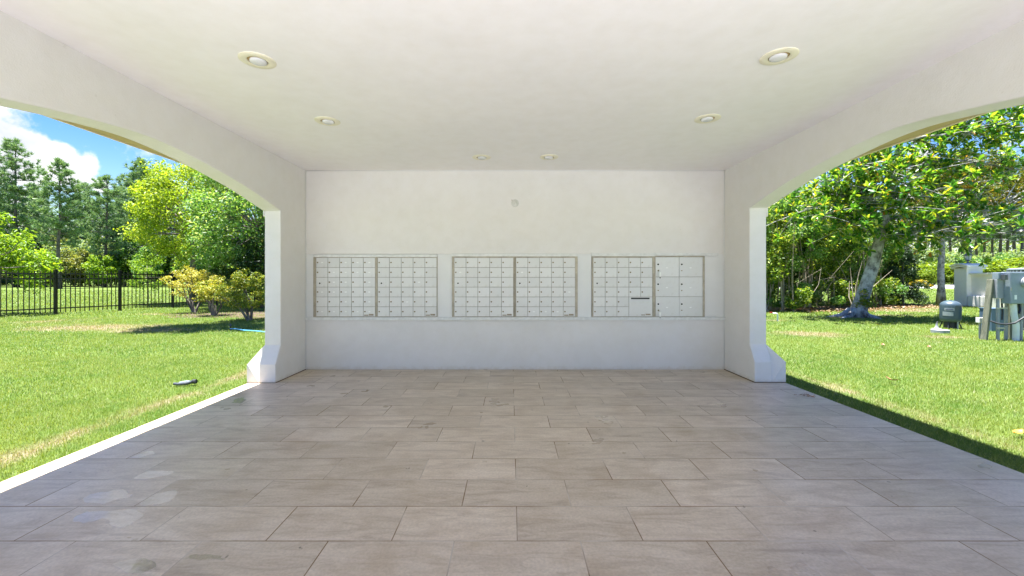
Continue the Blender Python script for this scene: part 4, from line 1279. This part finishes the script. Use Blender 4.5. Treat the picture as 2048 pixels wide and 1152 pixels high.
MB().box(px0 - .03, px0 + .70, y0w, y1w - .06, GZ - .1, .44).build('plinth', M['monument'], u, bevel=.012)
MB().box(px0 + .10, px0 + .66, y0w, y1w, 1.401, 1.485).build('coping', M['monument'], u, bevel=.012)

# ------------------------------------------------------------------ pressure tank and lid
x0, d0 = ground_at(1901, 657)
u = empty('pressure_tank', 'grey pressure tank with domed top on a dark stand', 'tank', (x0, d0, GZ))
rt = .205
prof = [(0, .165), (.10, .168), (.16, .182), (.192, .205), (.203, .235), (rt, .27)]
prof += [(rt, .585), (.203, .61), (.195, .637), (.17, .672), (.12, .705), (.06, .724), (0, .728)]
MB().lathe(prof, seg=40).build('body', M['tank'], u, world=False, smooth=True)
MB().lathe([(.03, .726), (.03, .738), (0, .74)], seg=14).build('valve_cap', M['rubber'], u, world=False, smooth='angle')
MB().lathe([(.135, .0), (.125, .20)], seg=24).build('stand', M['rubber'], u, world=False)
b = MB()
for a in (.5, 2.1, 3.7, 5.3):
    b.tube([(.13 * math.cos(a), .13 * math.sin(a), .24), (.21 * math.cos(a), .21 * math.sin(a), 0)], .014, 6)
b.build('legs', M['rubber'], u, world=False)
def curved_plate(a0, a1, z0, z1, r):
    n = 10; vs = []; fs = []
    for k in range(n + 1):
        a = a0 + (a1 - a0) * k / n
        for z in (z0, z1):
            for q in (r, r + .003):
                vs.append((q * math.cos(a), q * math.sin(a), z))
    for k in range(n):
        i = 4 * k
        fs += [(i + 1, i + 5, i + 7, i + 3), (i, i + 2, i + 6, i + 4), (i + 2, i + 3, i + 7, i + 6), (i, i + 4, i + 5, i + 1)]
    fs += [(0, 1, 3, 2), (4 * n, 4 * n + 2, 4 * n + 3, 4 * n + 1)]
    return MB().add(vs, fs)
av = math.atan2(-d0, -x0)           # the side that faces the viewer
curved_plate(av - .55, av + .35, .47, .535, rt + .001).build('label_plate', M['boxpale'], u, world=False)
curved_plate(av + .45, av + 1.0, .50, .60, rt + .0005).build('sticker', M['pipegrey'], u, world=False)
curved_plate(av - .75, av + .25, .335, .44, rt + .001).build('data_plate', plain('tank_plate', (.27, .30, .32), .5), u, world=False)
b = MB()
for k, (a, hh) in enumerate(((-.44, .022), (-.37, .018), (-.30, .024), (-.21, .026), (-.12, .018), (-.05, .018), (.03, .02), (.10, .016), (.17, .018))):
    q = curved_plate(av + a, av + a + .05, .493, .493 + hh, rt + .0045)
    b.add(q.v, q.f)
b.build('lettering', plain('blue_lettering', (.01, .02, .12), .5), u, world=False)
MB().tube([(.01, -.17, 0), (.01, -.17, .24)], .016, 10).build('drain_pipe', M['pvc'], u, world=False)
x1, d1 = ground_at(1895, 668)
u = empty('valve_lid', 'round pale concrete lid in the grass in front of the tank', 'lid', (x1, d1 + .17, GZ))
MB().lathe([(.165, -.03), (.165, .075), (.158, .082), (.05, .09), (0, .09)], seg=36).build('lid', M['boxpale'], u, world=False, smooth='angle')
u = empty('funnel', 'white funnel shaped fitting standing on the concrete lid', 'funnel', (x1 - .05, d1 + .2, GZ + .0895))
MB().lathe([(.085, 0), (.085, .010), (.04, .025), (.03, .05), (.018, .10), (.018, .13), (0, .13)], seg=20).build('cone', M['pvc'], u, world=False, smooth='angle')
MB().tube([(0, 0, .12), (.03, .02, .16), (.08, .06, .17)], .014, 8).build('spout', M['rubber'], u, world=False)

# ------------------------------------------------------------------ timber post, junction box, meter rack
pb = Vector((*ground_at(1968, 680), GZ)); pt = at(1979.5, 558.5, pb.y + .02)
ax = (pt - pb); hgt = ax.length
b = MB().box(-.046, .046, -.046, .046, -.12, hgt)
o = b.build('timber_post', M['wood'], bevel=.008, world=False)
o.location = pb
o.rotation_euler = (Matrix.Rotation(math.atan2(ax.x, ax.z), 4, 'Y') @ Matrix.Rotation(R(24), 4, 'Z')).to_euler()
tag(o, 'leaning weathered square timber post in front of the meter boxes', 'post')
u = empty('junction_box', 'small white box on a thin stake left of the timber post', 'junction box', (*ground_at(1959.5, 678), GZ))
MB().box(-.013, .013, -.013, .013, -.05, .35).build('stake', M['pvc'], u, world=False)
MB().box(-.06, .055, -.05, .03, .351, .46).build('box', M['white_plastic'], u, world=False, bevel=.006)

D = 8.7
u = empty('meter_rack', 'grey electric meter boxes on posts with conduits running down', 'meter rack', (10.45, D + .2, GZ))
def pxb(x0, x1, yt, yb, d0, d1, name, m, bev=.008):
    a = at(x0, yb, d0); c = at(x1, yt, d0)
    return MB().box(a.x, c.x, d0, d1, a.z, c.z).build(name, m, u, bevel=bev)
pxb(2021, 2075, 543.8, 607.8, D, D + .17, 'meter_box', M['boxgrey'])
c = at(2051, 565, D)
pxb(2023, 2073, 545.3, 606.2, D - .006, D - .0005, 'box_cover', M['boxgrey'], .003)
pxb(2022.0, 2024.4, 575, 581, D - .016, D - .0065, 'latch', M['galv'], .002)
pxb(2026, 2037, 545.9, 547.6, D - .0075, D - .0062, 'notice_strip', M['boxpale'], 0)
pxb(2029, 2034, 590, 599, D - .0075, D - .0062, 'notice_label', M['slip'], 0)
mo = MB().lathe([(.115, 0), (.115, .03), (.10, .035), (.10, .05), (.085, .10), (.06, .118), (0, .12)], (c.x, c.y, c.z), 32, 'y').build('meter', M['boxpale'], u, smooth='angle')
pxb(1994.5, 2010, 559, 597, D + .12, D + .24, 'switch_box', M['boxpale'])
pxb(2010.2, 2017, 562, 592, D + .14, D + .24, 'switch_cover', M['boxgrey'], .004)
pxb(1997, 2013, 545, 558.8, D + .10, D + .22, 'weather_head', M['boxgrey'], .01)
pxb(2010, 2016, 549, 560, D + .02, D + .095, 'gland', M['pipegrey'], .006)
def cond(pts, r, m, name='conduit'):
    MB().tube([at(*p) for p in pts], r, 12).build(name, m, u, smooth='angle')
GYB = lambda d: CY + F * (CH - GZ + .03) / d
cond([(1995.5, 597.2, D + .16), (1995.8, GYB(D + .16), D + .16)], .028, M['pvc'])
cond([(2013.5, 592, D + .19), (2011.5, GYB(D + .19), D + .19)], .030, M['pvc'])
cond([(2026, 607.9, D + .08), (2028, 630, D + .08), (2032, 650, D + .06), (2031.5, GYB(D + .06), D + .06)], .052, M['white_pvc'])
cond([(2043.5, 607.9, D + .09), (2041.5, GYB(D + .09), D + .09)], .026, M['pvc'])
cond([(2003, 597.2, D + .18), (2005, 625, D + .17), (2004, 640, D + .16)], .016, M['rubber'], 'cable')
cond([(2038, 607.9, D + .1), (2040, 620, D + .05), (2038, 627, D + .04)], .02, M['rubber'], 'cable')
for xx in (2021, 2034):
    a = at(xx - 3.2, 600, D + .32); c = at(xx + 3.2, 600, D + .32)
    MB().box(a.x, c.x, D + .30, D + .37, GZ - .1, 1.3).build('post', M['wood'], u, bevel=.004)
for yy, xa, xb in ((615, 1992, 2014), (655, 1992.5, 2008), (655.5, 2036, 2046)):
    a = at(xa, yy, D + .10); c = at(xb, yy + 2.6, D + .10)
    MB().box(a.x, c.x, D + .085, D + .10, c.z, a.z).build('strap', M['galv'], u)
a = at(1990, 560, D + .5); 
MB().box(at(1992, 570, D + .27).x, at(2075, 570, D + .27).x, D + .2465, D + .2985, 1.02, 1.08).build('cross_rail', M['galv'], u)
tag(MB().tube([at(1981, 642, D + .10), at(1995, 647, D + .02), at(2012, 649, D - .05), at(2030, 646, D - .08), at(2048, 635, D - .10), at(2075, 612, D - .1)], .018, 10).build('black_cable', M['rubber'], smooth='angle'),
    'thick black cable sagging from the timber post across the conduits', 'cable')
x0, d0 = ground_at(1988.5, 663)
u = empty('utility_cabinet', 'low blue grey utility cabinet behind the timber post', 'cabinet', (x0 + .12, d0 + .14, GZ))
MB().box(x0 - .06, x0 + .30, d0, d0 + .28, GZ - .05, GZ + .545).build('body', M['bluebox'], u, bevel=.01)
MB().box(x0 - .07, x0 + .31, d0 - .01, d0 + .29, GZ + .546, GZ + .565).build('lid', M['bluebox'], u, bevel=.006)
# round ribbed condenser behind the boxes
u = empty('air_condenser', 'round ribbed grey condenser unit behind the meter boxes', 'condenser', (13.05, 10.55, GZ))
MB().lathe([(.45, 0), (.45, 1.50), (0, 1.50)], seg=40).build('casing', M['pipegrey'], u, world=False, smooth='angle')
b = MB()
for k in range(36):
    a = 2 * math.pi * k / 36
    b.tube([(.458 * math.cos(a), .458 * math.sin(a), .1), (.458 * math.cos(a), .458 * math.sin(a), 1.50)], .017, 5)
b.build('ribs', M['boxpale'], u, world=False)
MB().lathe([(.475, 1.501), (.475, 1.525), (.42, 1.545), (.2, 1.56), (0, 1.565)], seg=40).build('top', M['boxgrey'], u, world=False, smooth='angle')

# white standpipe with a red valve near the right pier
x0, d0 = ground_at(1555, 643)
u = empty('standpipe', 'short white pipe with a red valve handle near the right pier', 'standpipe', (x0, d0, GZ))
MB().tube([(0, 0, -.05), (0, 0, .20), (-.02, 0, .235), (-.06, 0, .245), (-.16, 0, .245)], .021, 10).build('pipe', M['white_pvc'], u, world=False, smooth='angle')
b = MB().lathe([(.04, -.012), (.04, .012), (0, .012)], (-.19, 0, .27), 14, 'z'); b.tube([(-.19, 0, .245), (-.19, 0, .28)], .012, 8)
b.build('valve_handle', M['red'], u, world=False)

# overhead wires and a street lamp
for pts, lab in (([(1960, 414, 34), (2012, 403.5, 33), (2060, 393, 32), (2200, 362, 30)], 'upper overhead wire crossing the sky at the right edge'),
                 ([(1900, 487, 40), (1978, 472, 36), (2012, 464.5, 35), (2060, 453, 34), (2200, 415, 30)], 'lower overhead wire crossing the pines at the right edge')):
    tag(MB().tube([at(*p) for p in pts], .022, 6).build('overhead_wire', M['rubber']), lab, 'wire', 'overhead wires at the right')
lp = at(2060, 560, 34)
u = empty('street_lamp', 'dark street lamp whose head shows at the right edge', 'street lamp', (lp.x, 34, GZ))
MB().tube([(0, 0, -.1), (0, 0, 4.95)], [.10, .06], 12).build('pole', M['fence'], u, world=False)
MB().tube([(0, 0, 4.7), (-.25, 0, 5.0), (-.6, 0, 5.1)], .035, 8).build('arm', M['fence'], u, world=False)
MB().lathe([(0, 4.98), (.16, 5.0), (.28, 5.04), (.22, 5.13), (.08, 5.2), (0, 5.22)], (-.68, 0, 0), 20).build('head', M['fence'], u, world=False, smooth='angle')

# ------------------------------------------------------------------ fallen leaves and litter
def leaf_shape(L, Wd, curl):
    n = 8; vs = []; fs = []
    for k in range(n + 1):
        t = k / n
        w = Wd * .5 * math.sin(math.pi * min(1, t * .96 + .02)) ** .8
        z = curl * (t - .5) ** 2 * 4 + .004
        vs += [(L * (t - .5), -w, z + curl * .5), (L * (t - .5), 0, z), (L * (t - .5), w, z + curl * .5)]
    for k in range(n):
        i = 3 * k
        fs += [(i, i + 3, i + 4, i + 1), (i + 1, i + 4, i + 5, i + 2)]
    vs2 = [(x, y, z + .0015) for x, y, z in vs]
    m_ = len(vs)
    return MB().add(vs, [tuple(reversed(f)) for f in fs]).add(vs2, fs)
LM = [leaf_shape(.105, .05, .012).mesh('fallen_leaf', M['orange_leaf'], smooth=True), leaf_shape(.12, .055, .02).mesh('fallen_leaf', M['brown_leaf'], smooth=True)]
for i, (px, py, k, rz, lab) in enumerate([(2035, 877, 0, .2, 'bright orange leaf on the grass at the right edge'),
                               (1766, 696, 1, 1.0, 'curled brown leaf on the lawn right of the right pier'), (1782, 768, 1, 2.0, 'reddish brown leaf nearest the slab on the right lawn'),
                               (1833, 636, 0, .6, 'orange leaf in front of the cedar'), (1757, 653, 1, 2.6, 'brown leaf in the shade right of the leaning trunk'),
                               (1636, 637, 1, .3, 'pale brown leaf by the thicket edge'), (1858, 700, 1, .9, 'brown leaf on the sunny grass in front of the tank')]):
    x, d = ground_at(px, py)
    o = link('fallen_leaf', LM[k], loc=(x, d, GZ + .045))
    o.rotation_euler = (R(12), R(-8), rz)
    tag(o, lab, 'leaf', 'fallen leaves on the right lawn')
x, d = ground_at(1620, 793, 0)
rs = np.random.RandomState(2)
b = MB()
for _ in range(14):
    a = rs.uniform(0, 6.28); l = rs.uniform(.03, .12); ox, oy = rs.normal() * .05, rs.normal() * .025
    b.tube([(ox, oy, .003), (ox + math.cos(a) * l * .5, oy + math.sin(a) * l * .5, .012), (ox + math.cos(a) * l, oy + math.sin(a) * l, .004)], .002, 5)
o = b.build('twig_litter', M['twig'] if False else M['brown_leaf'], world=False)
o.location = (x, d, 0)
tag(o, 'dry twig scrap lying at the right edge of the tiles', 'twig')

# leaf litter under the thicket
rs = np.random.RandomState(77)
n = 2600
t = rs.uniform(0, 1, n)
lx = 11.0 + 8.0 * t + rs.normal(size=n) * .7; ly = 16.6 + 3.2 * t + rs.normal(size=n) * .55
v, f = leaves(np.stack([lx, ly, np.full(n, GZ + .03) + rs.uniform(0, .03, n)], 1), np.array([[0, 0, 1.0]]) + rs.normal(size=(n, 3)) * .25, .13, .06, rs)
o = link('leaf_litter', np_mesh('leaf_litter', v, f, leaf_mat('litter', [(0, (.12, .07, .04)), (.5, (.30, .19, .11)), (1, (.45, .32, .2))], trans=.1)))
o['kind'] = 'stuff'

# ------------------------------------------------------------------ grass
def grass():
    rs = np.random.RandomState(1)
    Vs = []
    def band(y0, y1, dens, h, w, side, a1=1.42, a0=.46, xcap=99):
        xmax = min(a1 * y1, xcap)
        n = int(dens * (y1 - y0) * xmax)
        x = rs.uniform(3.0, xmax, n); y = rs.uniform(y0, y1, n)
        lim = 3.15 if side < 0 else 3.30
        k = (x > lim) & (x < a1 * y) & (x > a0 * y)
        x, y = x[k] * side, y[k]
        n = len(x)
        hh = h * rs.uniform(.5, 1.35, n); ww = w * rs.uniform(.7, 1.3, n)
        edge = np.abs(np.abs(x) - lim)
        hh = np.where(edge < .06, hh * 1.2, hh)
        a = rs.uniform(0, 6.283, n); lean = rs.uniform(.15, 1.0, n) * hh
        dx, dy = np.cos(a), np.sin(a)
        bx, by = -dy * ww, dx * ww
        z = np.full(n, GZ - .003)
        v = np.stack([np.stack([x + bx, y + by, z], 1), np.stack([x - bx, y - by, z], 1), np.stack([x + dx * lean, y + dy * lean, z + hh], 1)], 1)
        Vs.append(v.reshape(-1, 3))
    for s in (-1, 1):
        band(.2, 2.2, 4200, .031, .0032, s, 60, 0, 6.5)
        band(2.2, 4.5, 6800, .031, .0026, s, 2.6, .46, 9)
        band(4.5, 7, 3800, .032, .0035, s, 2.4, .46, 14)
        band(7, 10, 1900, .036, .005, s, 2.2)
        band(10, 14, 900, .042, .007, s, 2.0)
        band(14, 20, 320, .05, .012, s, 1.9)
        band(20, 30, 80, .07, .02, s, 1.7)
        band(30, 45, 22, .08, .035, s, 1.5)
    v = np.concatenate(Vs)
    o = link('grass', np_mesh('grass', v, np.arange(len(v)).reshape(-1, 3), M['grass']))
    o['kind'] = 'stuff'
    print('grass blades', len(v) // 3)
grass()
